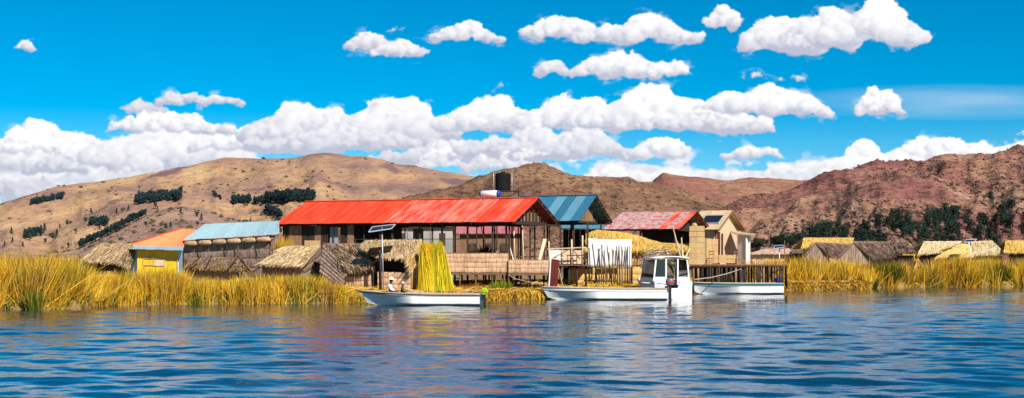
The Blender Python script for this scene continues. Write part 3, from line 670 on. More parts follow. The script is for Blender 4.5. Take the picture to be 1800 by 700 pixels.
litter('straw_litter', 'loose golden straw trodden over the island ground', 560, 1400, 16, 16000, GOLD + STRAWC, 1)
litter('straw_bank', 'shaggy straw edge of the island between the two open boats', 852, 962, 1.3, 3600, GOLD + BROWNS, 2, True)
litter('straw_bank', 'shaggy dark straw ledge right of the blue drum', 1368, 1532, 1.3, 6500, BROWNS + GOLD[:2], 3, True)
litter('straw_bank', 'straw edge of the island left of the first boat', 596, 660, 1.6, 1800, GOLD + OLIVE, 4, True)
litter('straw_bank', 'straw edge behind the middle boat and the white cabin', 955, 1375, 1.2, 5200, GOLD + STRAWC, 5, True)
litter('straw_bank', 'thin straw margin along the far right water', 1525, 1900, 1.0, 3600, GOLD + OLIVE, 6, True, ln=(.2, .5))
litter('straw_bank', 'dark root edge under the left reeds', -220, 610, 0.7, 5200, BROWNS + OLIVE, 7, True, ln=(.2, .5))
# ================================================================== BUILDING PIECES
def tin_roof(parent, A, B, C, D, n, mats, seed=0, waves=5, amp=0.022, name='roof_sheet'):
    """corrugated sheets side by side; A,B = eave left/right, C,D = ridge right/left"""
    A, B, C, D = map(Vector, (A, B, C, D)); rg = random.Random(seed)
    nrm = (B - A).cross(D - A).normalized(); lu = (B - A).length; lv = (D - A).length
    for i in range(n):
        t0, t1 = i / n, (i + 1) / n + 0.04 / n * (0 if i == n - 1 else 1); lift = nrm * (0.004 + 0.012 * rg.random() + (0.012 if i % 2 else 0))
        s0 = rg.uniform(-0.012, 0.02); b = MB(); k = waves * 4; vs = []; uv = []
        for j in range(k + 1):
            t = lerp(t0, t1, j / k); off = nrm * (math.sin(j * math.pi / 2) * amp) + lift
            e = lerp(A, B, t); r = lerp(D, C, t); e = e + (e - r).normalized() * s0
            vs += [e + off, r + off]; uv += [(t * lu + seed * 3, 0), (t * lu + seed * 3, lv)]
        b.add(vs, [(2*j, 2*j+2, 2*j+3, 2*j+1) for j in range(k)], uv)
        b.build(name, mats[rg.randrange(len(mats))] if not callable(mats) else mats(i, rg), parent, smooth=True)
def thatch_roof(parent, A, B, C, D, th, mat, pal, n, seed=0, over=0.25, sag=0.0, name='thatch_roof', width=0.05, ln=(0.5, 1.1)):
    """thick thatch: uneven slab plus straw lying down the slope and hanging over the eave"""
    A, B, C, D = map(Vector, (A, B, C, D)); rg = random.Random(seed); nrm = (B - A).cross(D - A).normalized()
    nu, nv = 14, 7; b = MB(); vs = []
    for k in (0, 1):
        for j in range(nv + 1):
            for i in range(nu + 1):
                u, v = i / nu, j / nv
                q = lerp(lerp(A, B, u), lerp(D, C, u), v)
                q = q + Vector((0, 0, -sag * math.sin(math.pi * v) * 0.5 - sag * math.sin(math.pi * u) * 0.5))
                q = q + nrm * (rg.uniform(-.025, .03) if k == 0 else -th)
                if j == 0: q = q + (A - D).normalized() * rg.uniform(-.04, .06)
                vs.append(q)
    w = nu + 1; off = (nv + 1) * w; fs = []
    for j in range(nv):
        for i in range(nu):
            a = j * w + i; fs.append((a, a + 1, a + w + 1, a + w)); a += off; fs.append((a, a + w, a + w + 1, a + 1))
    for i in range(nu):
        fs.append((i + 1, i, off + i, off + i + 1)); a = nv * w + i; fs.append((a, a + 1, off + a + 1, off + a))
    for j in range(nv):
        a = j * w; fs.append((a, a + w, off + a + w, off + a)); a = j * w + nu; fs.append((a + w, a, off + a, off + a + w))
    r = b.add(vs, fs).build(name, mat, parent)
    g = np.random.default_rng(seed + 900); u = g.random(n); v = g.random(n); m = g.random(n) < 0.28; v = np.where(m, g.uniform(0, .12, n), v)
    Aa, Ba, Ca, Da = (np.array(q) for q in (A, B, C, D))
    base = (Aa * (1 - u)[:, None] + Ba * u[:, None]) * (1 - v)[:, None] + (Da * (1 - u)[:, None] + Ca * u[:, None]) * v[:, None]
    base[:, 2] -= sag * np.sin(np.pi * v) * .5 + sag * np.sin(np.pi * u) * .5
    base += np.array(nrm) * g.uniform(0.0, 0.05, n)[:, None]
    dn = np.array((A - D).normalized()); sidev = np.array((B - A).normalized())
    L = g.uniform(ln[0], ln[1], n) * np.where(m, over * 1.6, 0.8)
    tip = dn * L[:, None] + sidev * (g.normal(0, .12, n) * L)[:, None] + np.array(nrm) * (g.normal(0.02, .05, n) * L)[:, None]
    tip[:, 2] -= np.where(m, g.uniform(0, .5, n) * L, 0)
    blades_object('straw_layer', base, tip, g.uniform(.6, 1.3, n) * width, pick(pal, n, .25), r, droop=0.05)
    return r
def mat_wall(parent, A, B, C, D, rows, mat, seed=0, th=0.06, cols=1, name='reed_band', ties=None):
    """woven reed mat: each tied band a bulging strip of its own; A,B bottom, C,D top"""
    A, B, C, D = map(Vector, (A, B, C, D)); rg = random.Random(seed); nrm = (B - A).cross(D - A).normalized()
    for r in range(rows):
        for c in range(cols):
            v0, v1 = r / rows, (r + 1) / rows - 0.006; u0, u1 = c / cols, (c + 1) / cols - 0.004
            b = MB(); nu = 10; vs = []; j0 = rg.uniform(-.3, .3)
            for k, (vv, bulge) in enumerate(((0, 0.0), (0.22, 0.75), (0.55, 1.0), (0.85, 0.7), (1, 0.05))):
                for i in range(nu + 1):
                    u = lerp(u0, u1, i / nu); v = lerp(v0, v1, vv)
                    q = lerp(lerp(A, B, u), lerp(D, C, u), v); w = 0.16 * math.sin(u * 9 + j0 * 8) / rows
                    vs.append(q + nrm * th * bulge * rg.uniform(.65, 1.15) + (D - A) * w * (0.12 if k in (0, 4) else 0) + (D - A) * (rg.uniform(-.04, .04) / rows if k in (0, 4) else 0))
            b0 = len(vs)
            for v in (v0, v1):
                for u in (u0, u1): vs.append(lerp(lerp(A, B, u), lerp(D, C, u), v) - nrm * 0.02)
            w_ = nu + 1
            fs = [(k * w_ + i, k * w_ + i + 1, (k + 1) * w_ + i + 1, (k + 1) * w_ + i) for k in range(4) for i in range(nu)]
            fs.append((b0, b0 + 2, b0 + 3, b0 + 1))
            b.add(vs, fs).build(name, mat, parent)
def slab_part(parent, name, A, B, C, D, th, mat): return MB().slab(A, B, C, D, th).build(name, mat, parent)
def bar_part(parent, name, p, q, w, mat, h=None): return MB().bar(p, q, w, h).build(name, mat, parent)
def pole_part(parent, name, p, q, r, mat, n=7, r2=None): return MB().tube([p, (Vector(p) + Vector(q)) / 2, q], [r, (r + (r2 or r)) / 2, r2 or r], n).build(name, mat, parent, True)

class Frame:
    def __init__(s, O, th): s.O = Vector((O[0], O[1], 0)); s.ux = Vector((math.cos(th), -math.sin(th), 0)); s.uy = Vector((math.sin(th), math.cos(th), 0))
    def p(s, x, y, z): return s.O + s.ux * x + s.uy * y + Vector((0, 0, z))
    def x(s, px, y):
        k = (px - 900) / FPX; return (k * (s.O.y + y * s.uy.y) - s.O.x - y * s.uy.x) / (s.ux.x - k * s.ux.y)
    def Y(s, x, y): return (s.O + s.ux * x + s.uy * y).y
def frame_for(pxL, pxR, pxB, YR, th):
    """front eave from column pxL to pxR, its right corner at depth YR; back eave corner at column pxB -> frame, length, width"""
    ux = (math.cos(th), -math.sin(th)); uy = (math.sin(th), math.cos(th)); k = (pxR - 900) / FPX; rx = k * YR
    kl = (pxL - 900) / FPX; L = (rx - kl * YR) / (ux[0] - kl * ux[1]); kb = (pxB - 900) / FPX
    W = (kb * YR - rx) / (uy[0] - kb * uy[1])
    return Frame((rx - L * ux[0], YR - L * ux[1]), th), L, W
TH = R(22)

# ================================================================== RED-ROOFED RESTAURANT HALL
def restaurant():
    f, L, W = frame_for(482, 905, 986, 90.0, TH)
    ez, rz, fz, gz = 4.83, 6.50, 1.62, 0.6
    t = thing('restaurant_hall', 'long open-sided timber hall under a bright red tin roof', 'building', f.p(L / 2, W / 2, gz))
    def redsel(i, rg): return red_tin if i < 9 or i == 18 else (red_faded if rg.random() < .8 else red_tin)
    tin_roof(t, f.p(0, 0, ez), f.p(L, 0, ez), f.p(L, W / 2, rz), f.p(0, W / 2, rz), 19, redsel, 1, 6)
    tin_roof(t, f.p(L, W, ez), f.p(0, W, ez), f.p(0, W / 2, rz), f.p(L, W / 2, rz), 19, [red_faded], 2, 6)
    bar_part(t, 'ridge_cap', f.p(-.02, W / 2, rz + .05), f.p(L + .02, W / 2, rz + .05), .30, red_faded, .04)
    bar_part(t, 'eave_beam', f.p(.05, .55, ez + .02), f.p(L - .1, .55, ez + .02), .12, wood_dark, .2)
    bar_part(t, 'eave_beam', f.p(.05, W - .55, ez + .02), f.p(L - .1, W - .55, ez + .02), .12, wood_dark, .2)
    for i in range(7):                                          # rafters and ties
        x = 0.15 + i * (L - .3) / 6
        for a, b_ in ((0.02, W / 2 - .03), (W - .02, W / 2 + .03)): bar_part(t, 'rafter', f.p(x, a, ez - .10), f.p(x, b_, rz - .12), .07, wood_dark, .12)
        bar_part(t, 'tie_beam', f.p(x, .5, ez - .08), f.p(x, W - .5, ez - .08), .08, wood_dark, .12)
    for k in range(1, 5):                                       # purlins seen under the gable overhang
        for s in (0, 1):
            y = W / 2 * k / 5; y = y if s == 0 else W - y; z = lerp(ez, rz, k / 5) - .05
            bar_part(t, 'purlin', f.p(L - 1.6, y, z), f.p(L - .02, y, z), .05, wood_mid, .06)
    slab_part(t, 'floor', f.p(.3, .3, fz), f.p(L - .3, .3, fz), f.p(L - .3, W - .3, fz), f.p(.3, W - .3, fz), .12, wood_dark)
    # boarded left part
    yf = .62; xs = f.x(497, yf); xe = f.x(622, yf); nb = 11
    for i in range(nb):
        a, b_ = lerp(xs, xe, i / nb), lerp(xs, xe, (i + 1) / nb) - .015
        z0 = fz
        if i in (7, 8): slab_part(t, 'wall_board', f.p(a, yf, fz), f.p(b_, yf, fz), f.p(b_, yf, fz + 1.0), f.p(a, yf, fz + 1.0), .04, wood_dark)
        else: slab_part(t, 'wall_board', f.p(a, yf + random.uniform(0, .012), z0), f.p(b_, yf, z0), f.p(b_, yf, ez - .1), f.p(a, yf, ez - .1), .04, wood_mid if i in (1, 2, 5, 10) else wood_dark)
    wx0, wx1 = lerp(xs, xe, 7 / nb), lerp(xs, xe, 9 / nb)
    w = MB(); 
    for q in (wx0, (wx0 + wx1) / 2, wx1): w.bar(f.p(q, yf - .02, fz + 1.0), f.p(q, yf - .02, ez - .15), .05)
    for z in (fz + 1.0, ez - .15): w.bar(f.p(wx0, yf - .02, z), f.p(wx1, yf - .02, z), .05)
    wf = w.build('window_frame', wood_dark, t)
    slab_part(wf, 'curtain', f.p(wx0 + .1, yf + .12, fz + 1.0), f.p(wx1 - .25, yf + .12, fz + 1.0), f.p(wx1 - .25, yf + .12, ez - .2), f.p(wx0 + .1, yf + .12, ez - .2), .02, grey_panel)
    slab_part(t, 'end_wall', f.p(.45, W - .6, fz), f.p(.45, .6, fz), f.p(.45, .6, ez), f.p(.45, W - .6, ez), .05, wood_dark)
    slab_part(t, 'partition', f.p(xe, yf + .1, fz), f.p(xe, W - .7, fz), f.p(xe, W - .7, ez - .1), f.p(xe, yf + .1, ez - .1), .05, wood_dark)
    # posts, glazed bays and mullions of the open part
    cols = [640, 668, 690, 712, 738, 760, 777, 797, 822, 838, 866, 890]
    for px in cols:
        x = f.x(px, yf); big = px in (690, 738, 777, 822, 866, 890)
        bar_part(t, 'post', f.p(x, yf, fz - 1.0 if big else fz), f.p(x, yf, ez - .08), .13 if big else .07, wood_dark)
    bar_part(t, 'mullion', f.p(xe, yf, fz + 2.15), f.p(f.x(838, yf), yf, fz + 2.15), .05, wood_dark)
    bar_part(t, 'sill_rail', f.p(xe, yf, fz + 1.0), f.p(L - .5, yf, fz + 1.0), .08, wood_dark)
    for a, b_ in zip(cols[:7], cols[1:8]):
        x0, x1 = f.x(a, yf) + .06, f.x(b_, yf) - .06
        slab_part(t, 'pane', f.p(x0, yf, fz + 1.05), f.p(x1, yf, fz + 1.05), f.p(x1, yf, fz + 2.1), f.p(x0, yf, fz + 2.1), .008, GLASS)
    yb = W - .62
    for px in (700, 760, 800, 850, 900, 940, 966, 985):
        x = f.x(px, yb); bar_part(t, 'post', f.p(x, yb, fz - 1.0), f.p(x, yb, ez - .08), .11, wood_dark)
    for a, b_ in ((650, 668), (726, 744)):
        x0, x1 = f.x(a, yb), f.x(b_, yb)
        slab_part(t, 'curtain', f.p(x0, yb, fz + .2), f.p(x1, yb, fz + .2), f.p(x1, yb, ez - .2), f.p(x0, yb, ez - .2), .03, grey_panel)
    bar_part(t, 'sill_rail', f.p(xe, yb, fz + 1.0), f.p(L - .5, yb, fz + 1.0), .07, wood_mid)
    for px, y in ((912, .62), (946, W / 2), (968, W - 1.6)):
        x = L - .62; bar_part(t, 'post', f.p(x, y, gz), f.p(x, y, ez - .05), .12, wood_dark)
    xg = L - .6                                                  # gable: pale boards between studs
    bar_part(t, 'gable_tie', f.p(xg, .3, ez + .02), f.p(xg, W - .3, ez + .02), .08, wood_dark, .16)
    for i in range(9):
        y = W / 2 + (i - 4) * .62; h = rz - abs(y - W / 2) / (W / 2) * (rz - ez) - .16
        bar_part(t, 'gable_stud', f.p(xg - .03, y, ez), f.p(xg - .03, y, max(h, ez + .06)), .09, wood_dark)
        if 1 <= i <= 6:
            y2 = y + .12; hh = min(rz - abs(y + .31 - W / 2) / (W / 2) * (rz - ez) - .45, ez + .72)
            if hh > ez + .2: slab_part(t, 'gable_board', f.p(xg - .06, y2, ez + .12), f.p(xg - .06, y2 + .36, ez + .12), f.p(xg - .06, y2 + .36, hh), f.p(xg - .06, y2, hh), .03, wood_mid)
    for px, pz in ((858, 2.6), (900, 2.4)):                       # sloping braces inside
        x = f.x(px, 3.0); bar_part(t, 'brace', f.p(x - .5, 3.0, ez - .3), f.p(x + .1, 3.0, pz), .06, white_wall)
    for px in (873, 906, 921): x = f.x(px, 2.5); pole_part(t, 'cane', f.p(x, 2.5, fz), f.p(x + random.uniform(-.15, .25), 2.5, ez - .2), .045, wood_pale)
    for i in range(16):                                           # stilts
        x = .6 + (i % 8) * (L - 1.2) / 7; y = .7 if i < 8 else W - .8
        pole_part(t, 'stilt', f.p(x, y, .3), f.p(x, y, fz - .1), .07, wood_dark)
    return f, L, W, fz
RF, RL, RW, RFZ = restaurant()

def chair(name, label, base, rz, mat, group=None, h=0.95, arc=True):
    base = Vector(base); t = thing(name, label, 'chair', base, group); c, s = math.cos(rz), math.sin(rz)
    q = lambda x, y, z: base + Vector((x * c - y * s, x * s + y * c, z))
    MB().slab(q(-.21, -.21, .46), q(.21, -.21, .46), q(.21, .21, .46), q(-.21, .21, .46), .04).build('seat', mat, t)
    for x in (-.19, .19):
        for y in (-.19, .19): MB().bar(q(x, y, 0), q(x, y, .43), .04).build('leg', mat, t)
    b = MB()
    if arc: b.tube([q(-.21 * math.cos(a), .2, .46 + (h - .46) * math.sin(a)) for a in [math.pi * i / 10 for i in range(11)]], .025, 6)
    else:
        for x in (-.19, .19): b.bar(q(x, .2, .46), q(x, .2, h), .04)
        for z in (h - .05, h - .25): b.bar(q(-.19, .2, z), q(.19, .2, z), .05, .07)
    b.build('backrest', mat, t)
    return t
for i, px in enumerate((762, 779, 796, 813)):
    chair('cafe_chair', ('leftmost', 'second from left', 'third from left', 'rightmost')[i] + ' pale hoop-backed cafe chair behind the woven railing', RF.p(RF.x(px, 1.3), 1.3, RFZ + .002), -TH, steel, 'hoop-backed chairs in the red-roofed hall', 1.25)
def table(label, x, y, w):
    p = RF.p(x, y, RFZ + .002); t = thing('dining_table', label, 'table', p)
    MB().slab(RF.p(x - w / 2, y - .4, RFZ + .78), RF.p(x + w / 2, y - .4, RFZ + .78), RF.p(x + w / 2, y + .4, RFZ + .78), RF.p(x - w / 2, y + .4, RFZ + .78), .05).build('tabletop', wood_pale, t)
    for sx in (-1, 1):
        for sy in (-.32, .32): MB().bar(RF.p(x + sx * (w / 2 - .08), y + sy, RFZ + .002), RF.p(x + sx * (w / 2 - .08), y + sy, RFZ + .74), .06).build('leg', wood_pale, t)
    c = MB()
    for k in range(3): c.slab(RF.p(x - w / 2 - .01, y - .42, RFZ + .83 - .001 * k), RF.p(x + w / 2 + .01, y - .42, RFZ + .83 - .001 * k), RF.p(x + w / 2 + .01, y + .42, RFZ + .83), RF.p(x - w / 2 - .01, y + .42, RFZ + .83), .012) if k == 0 else None
    c.slab(RF.p(x - w / 2 - .01, y - .43, RFZ + .5), RF.p(x + w / 2 + .01, y - .43, RFZ + .5), RF.p(x + w / 2 + .01, y - .43, RFZ + .82), RF.p(x - w / 2 - .01, y - .43, RFZ + .82), .01)
    c.build('tablecloth', white_cloth, t)
table('white-clothed dining table behind the right posts of the red hall', RF.x(893, 3.2), 3.2, 1.7)
table('white-clothed dining table behind the hoop-backed chairs', RF.x(800, 3.2), 3.2, 1.8)
# dark potted plant silhouetted in the hall
def potted_plant():
    p = RF.p(RF.x(851, 1.5), 1.5, RFZ + .002); t = thing('potted_plant', 'dark potted plant with spread leaves silhouetted in the open hall', 'plant', p)
    MB().lathe([(.26, 0), (.34, .5), (.37, .52), (.33, .54), (.05, .5)], p, 12).build('pot', black_plastic, t, True)
    n = 170; g = np.random.default_rng(3); a = g.uniform(0, 6.28, n); base = np.tile(np.array(p) + np.array([0, 0, .5]), (n, 1)) + g.normal(0, .06, (n, 3))
    L = g.uniform(.8, 1.75, n); sp = g.uniform(.1, .55, n)
    blades_object('leaves', base, np.stack([np.cos(a) * L * sp, np.sin(a) * L * sp, L * .85], 1), g.uniform(.06, .13, n), np.tile([[.012, .016, .008]], (n, 1)), t, .35)
potted_plant()

# ---- woven railing and platform in front of the hall
def woven_railing(label, px0, px1, y0, y1, Y0, Y1, rows, seed, mat, cols):
    A, B, C, D = P(px0, y1, Y0), P(px1, y1, Y1), P(px1, y0, Y1), P(px0, y0, Y0)
    t = thing('woven_railing', label, 'railing', ((A.x + B.x) / 2, (Y0 + Y1) / 2, 0.55))
    mat_wall(t, A, B, C, D, rows, mat, seed, .03, cols)
    bar_part(t, 'top_rail', D + Vector((0, .04, .02)), C + Vector((0, .04, .02)), .07, wood_mid)
    bar_part(t, 'bottom_beam', A + Vector((0, .08, -.08)), B + Vector((0, .08, -.08)), .1, wood_mid, .14)
    n = max(2, int((px1 - px0) / 28))
    for i in range(n + 1):
        q = lerp(A, B, i / n); pole_part(t, 'support_post', Vector((q.x, q.y + .14, .45)), Vector((q.x, q.y + .14, lerp(D, C, i / n).z)), .05, wood_mid)
    return t
woven_railing('taller woven tan reed railing of four bands before the red hall', 780, 893, 446, 479, 89.0, 88.6, 4, 3, mat_tan, 3)
woven_railing('lower woven tan reed railing beside the leaning maroon board', 894, 964, 458, 480, 88.4, 88.2, 3, 4, mat_tan, 2)
def platform():
    A, B, C, D = P(776, 481.5, 89.3), P(968, 482.5, 88.6), P(968, 482, 91), P(776, 481, 94.5)
    t = thing('timber_platform', 'raised dark timber platform under the woven railings', 'platform', ((A.x + B.x) / 2, 90.5, .5))
    n = 9
    for i in range(n):
        a, b = i / n, (i + 1) / n - .01
        slab_part(t, 'deck_plank', lerp(A, D, a), lerp(B, C, a), lerp(B, C, b), lerp(A, D, b), .05, wood_dark)
    for i in range(8):
        q = lerp(A, B, (i + .5) / 8); pole_part(t, 'stilt', Vector((q.x, q.y + .5, .35)), Vector((q.x, q.y + .5, q.z - .06)), .06, wood_dark)
platform()

# ================================================================== BLUE-ROOFED HALL BEHIND
def open_hall(name, label, pxL, pxR, pxB, YR, th, eave_py, ridge_py, sel, n, fz, back, seed, posts, wallm, gable_m, ridge_shift=0.0):
    f, L, W = frame_for(pxL, pxR, pxB, YR, th); ez = PZ(eave_py, YR); rz = PZ(ridge_py, f.Y(L, W / 2))
    t = thing(name, label, 'building', f.p(L / 2, W / 2, .7))
    tin_roof(t, f.p(0, 0, ez), f.p(L, 0, ez), f.p(L, W / 2, rz), f.p(0, W / 2, rz), n, sel, seed, 6)
    tin_roof(t, f.p(L, W, ez), f.p(0, W, ez), f.p(0, W / 2, rz), f.p(L, W / 2, rz), n, back, seed + 1, 6)
    bar_part(t, 'ridge_cap', f.p(-.02, W / 2, rz + .04), f.p(L + .02, W / 2, rz + .04), .26, back[0], .04)
    for y in (.5, W - .5): bar_part(t, 'eave_beam', f.p(.1, y, ez - .02), f.p(L - .1, y, ez - .02), .1, wood_dark, .18)
    for i in range(5):
        x = .15 + i * (L - .3) / 4
        for a, b in ((.02, W / 2 - .03), (W - .02, W / 2 + .03)): bar_part(t, 'rafter', f.p(x, a, ez - .09), f.p(x, b, rz - .11), .06, wood_dark, .1)
    for k in range(1, 5):
        for s in (0, 1):
            y = W / 2 * k / 5; y = y if s == 0 else W - y; bar_part(t, 'purlin', f.p(L - 1.3, y, lerp(ez, rz, k / 5) - .05), f.p(L - .02, y, lerp(ez, rz, k / 5) - .05), .05, wood_mid, .06)
    xg = L - .9
    bar_part(t, 'gable_tie', f.p(xg, .3, ez), f.p(xg, W - .3, ez), .08, wood_dark, .14)
    ns = 6
    for i in range(ns):
        y0, y1 = lerp(.9, W - .9, i / ns), lerp(.9, W - .9, (i + 1) / ns) - .10
        h = rz - max(abs(y0 - W / 2), abs(y1 - W / 2)) / (W / 2) * (rz - ez) - .2
        if h > ez + .12: slab_part(t, 'gable_board', f.p(xg, y0, ez + .08), f.p(xg, y1, ez + .08), f.p(xg, y1, h), f.p(xg, y0, h), .04, gable_m)
    for x, y in posts(L, W): bar_part(t, 'post', f.p(x, y, .6), f.p(x, y, ez - .06), .13, wood_dark)
    slab_part(t, 'floor', f.p(.2, .3, fz), f.p(L - .3, .3, fz), f.p(L - .3, W - .3, fz), f.p(.2, W - .3, fz), .12, wood_dark)
    if wallm: slab_part(t, 'back_wall', f.p(.2, W - .7, fz), f.p(L - .6, W - .7, fz), f.p(L - .6, W - .7, ez - .05), f.p(.2, W - .7, ez - .05), .05, wallm)
    return t, f, L, W, ez, rz
open_hall('open_pavilion', 'open timber pavilion with a striped blue tin roof behind the red hall', 880, 1019, 1078, 97, R(23), 388.5, 343.5,
          lambda i, rg: [blue_tin, blue_faded, blue_tin, blue_tin, blue_faded][i % 5], 8, 2.0, [blue_tin], 21, lambda L, W: [(L - .7, .6), (L - .7, W / 2), (L - .7, W - .7), (L - 2.6, .6), (L - 4.6, .6), (L - 3, W - .7)], None, wood_mid)
def lean_to():
    Y = 105; t = thing('lean_to_shed', 'dark timber shed with a pale blue tin roof under the blue pavilion', 'shed', P(1020, 470, Y).to_3d() * 1 if False else (PX(1020, Y), Y, .7))
    tin_roof(t, P(982, 403.5, Y), P(1062, 403.5, Y - 1), P(1064, 389, Y + 2), P(992, 389, Y + 3), 6, [blue_faded], 31, 5)
    n = 7
    for i in range(n):
        a, b = lerp(990, 1060, i / n), lerp(990, 1060, (i + 1) / n) - .4
        slab_part(t, 'wall_board', Vector((PX(a, Y + .4), Y + .4, .75)), Vector((PX(b, Y + .4), Y + .4, .75)), P(b, 403.5, Y + .4), P(a, 403.5, Y + .4), .04, wood_dark)
lean_to()
# pink-roofed house seen through the red hall
def pink_house():
    Y = 118; t = thing('pink_roofed_house', 'house with a pinkish red roof glimpsed through the open red hall', 'house', (PX(860, Y), Y, .7))
    tin_roof(t, P(800, 411, Y), P(925, 410, Y), P(915, 392, Y + 3), P(805, 393, Y + 3), 9, [pink_tin], 41, 5)
    slab_part(t, 'wall', Vector((PX(808, Y + .5), Y + .5, .7)), Vector((PX(918, Y + .5), Y + .5, .7)), P(918, 411, Y + .5), P(808, 412, Y + .5), .1, wood_mid)
    for a in (825, 850, 880): slab_part(t, 'window', P(a, 442, Y + .36), P(a + 14, 442, Y + .36), P(a + 14, 428, Y + .36), P(a, 428, Y + .36), .04, dark_in)
pink_house()
def pale_house():
    Y = 114; t = thing('whitewashed_house', 'long pale house glimpsed through the glazed bays of the red hall', 'house', (PX(715, Y), Y + 2, .7))
    for a, b in ((632, 676), (677, 716), (717, 756), (757, 796)): slab_part(t, 'wall_panel', Vector((PX(a, Y), Y, .7)), Vector((PX(b, Y) - .02, Y, .7)), P(b, 398, Y) - Vector((.02, 0, 0)), P(a, 398, Y), .1, M('grey_plaster', (.42, .40, .37), (.30, .29, .27), .9, 1.2))
    tin_roof(t, P(628, 399, Y - .4), P(800, 399, Y - .4), P(795, 386, Y + 3), P(634, 386, Y + 3), 11, [tan_tin], 43, 5)
    for a in (646, 684, 702, 728, 772): slab_part(t, 'window', P(a, 432, Y - .03), P(a + 11, 432, Y - .03), P(a + 11, 410, Y - .03), P(a, 410, Y - .03), .04, dark_in)
pale_house()

# ---- red peeling roof house and the tan-roofed house right of it
PT, PF, PL_, PW, PEZ, PRZ = open_hall('timber_house', 'dark timber house under a peeling pink and red tin roof', 1058, 1195, 1254, 108, R(20), 402.5, 371.5,
          lambda i, rg: red_bare if i < 8 else (red_faded if i % 3 else red_bare), 11, 2.1, [red_bare], 51, lambda L, W: [(L - .5, .5), (L - .5, W - .5), (L - 3.2, .5), (L - 5.5, .5)], wood_dark, wood_dark)
def tan_house():
    f, L, W = frame_for(1206, 1264, 1311, 117, R(26)); ez = PZ(403.5, 117); rz = PZ(370, f.Y(L, W / 2)); gz = 2.0
    t = thing('gabled_house', 'cream house with a tan gabled roof and orange corner column', 'house', f.p(L / 2, W / 2, .8))
    tin_roof(t, f.p(0, 0, ez), f.p(L, 0, ez), f.p(L, W / 2, rz), f.p(0, W / 2, rz), 5, [tan_tin], 61, 5)
    tin_roof(t, f.p(L, W, ez), f.p(0, W, ez), f.p(0, W / 2, rz), f.p(L, W / 2, rz), 5, [tan_tin], 62, 5)
    for a in (-.03, W + .03): bar_part(t, 'barge_board', f.p(L + .02, a, ez - .04), f.p(L + .02, W / 2, rz - .03), .05, wood_mid, .14)
    x = L - .5; b = MB(); w0, w1 = .45, W - .45; hz = ez + (rz - ez) * .45 / (W / 2)
    b.add([f.p(x, w0, .8), f.p(x, w1, .8), f.p(x, w1, hz - .05), f.p(x, W / 2, rz - .06), f.p(x, w0, hz - .05), f.p(x - .12, w0, .8), f.p(x - .12, w1, .8), f.p(x - .12, w1, hz - .05), f.p(x - .12, W / 2, rz - .06), f.p(x - .12, w0, hz - .05)],
          [(0, 1, 2, 3, 4), (9, 8, 7, 6, 5), (0, 5, 6, 1), (1, 6, 7, 2), (2, 7, 8, 3), (3, 8, 9, 4), (4, 9, 5, 0)]).build('gable_wall', plaster, t)
    slab_part(t, 'front_wall', f.p(.3, .5, .8), f.p(x - .13, .5, .8), f.p(x - .13, .5, ez), f.p(.3, .5, ez), .1, plaster)
    slab_part(t, 'doorway', f.p(x + .03, .95, gz), f.p(x + .03, 1.75, gz), f.p(x + .03, 1.75, ez - .15), f.p(x + .03, .95, ez - .15), .05, maroon)
    bar_part(t, 'corner_column', f.p(x + .1, W - .75, .9), f.p(x + .1, W - .75, ez), .34, orange_paint)
    bar_part(t, 'corner_column', f.p(x + .1, w0 + .05, .9), f.p(x + .1, w0 + .05, ez), .14, wood_mid)
    slab_part(t, 'window', f.p(x + .03, 2.1, gz + .8), f.p(x + .03, 2.6, gz + .8), f.p(x + .03, 2.6, ez - .3), f.p(x + .03, 2.1, ez - .3), .03, dark_in)
    u = lambda s, v: lerp(lerp(f.p(0, 0, ez), f.p(L, 0, ez), s), lerp(f.p(0, W / 2, rz), f.p(L, W / 2, rz), s), v) + Vector((0, -.03, .12))
    pt = thing('solar_collector', 'dark solar collector lying on the tan house roof', 'solar panel', u(.6, .35) - Vector((0, 0, .1)))
    slab_part(pt, 'cells', u(.32, .28), u(.86, .28), u(.86, .66), u(.32, .66), .05, pv)
    fr = MB()
    for a, b_ in (((.31, .26), (.87, .26)), ((.87, .26), (.87, .68)), ((.87, .68), (.31, .68)), ((.31, .68), (.31, .26))): fr.bar(u(*a), u(*b_), .05, .07)
    fr.build('frame', pv_frame, pt)
    for s in (.4, .78): MB().bar(u(s, .3) - Vector((0, 0, .14)), u(s, .3), .04).build('bracket', steel, pt)
tan_house()
def white_annex():
    Y = 119; t = thing('white_annex', 'small whitewashed annex with a thin reddish lean-to roof', 'house', (PX(1304, Y), Y + 1, .8))
    A = Vector((PX(1297, Y), Y, .8)); B = Vector((PX(1313, Y - .8), Y - .8, .8)); C = Vector((PX(1319, Y + 2.4), Y + 2.4, .8))
    z = PZ(412, Y)
    for nm, a, b in (('front_wall', A, B), ('side_wall', B, C)): slab_part(t, nm, a, b, Vector((b.x, b.y, z)), Vector((a.x, a.y, z)), .1, white_wall)
    slab_part(t, 'roof', A + Vector((-.2, -.4, z - .74)), B + Vector((.5, -.5, z - .86)), C + Vector((.5, .2, z - .72)), Vector((A.x - .2, C.y, z + .32)), .10, tan_tin)
white_annex()

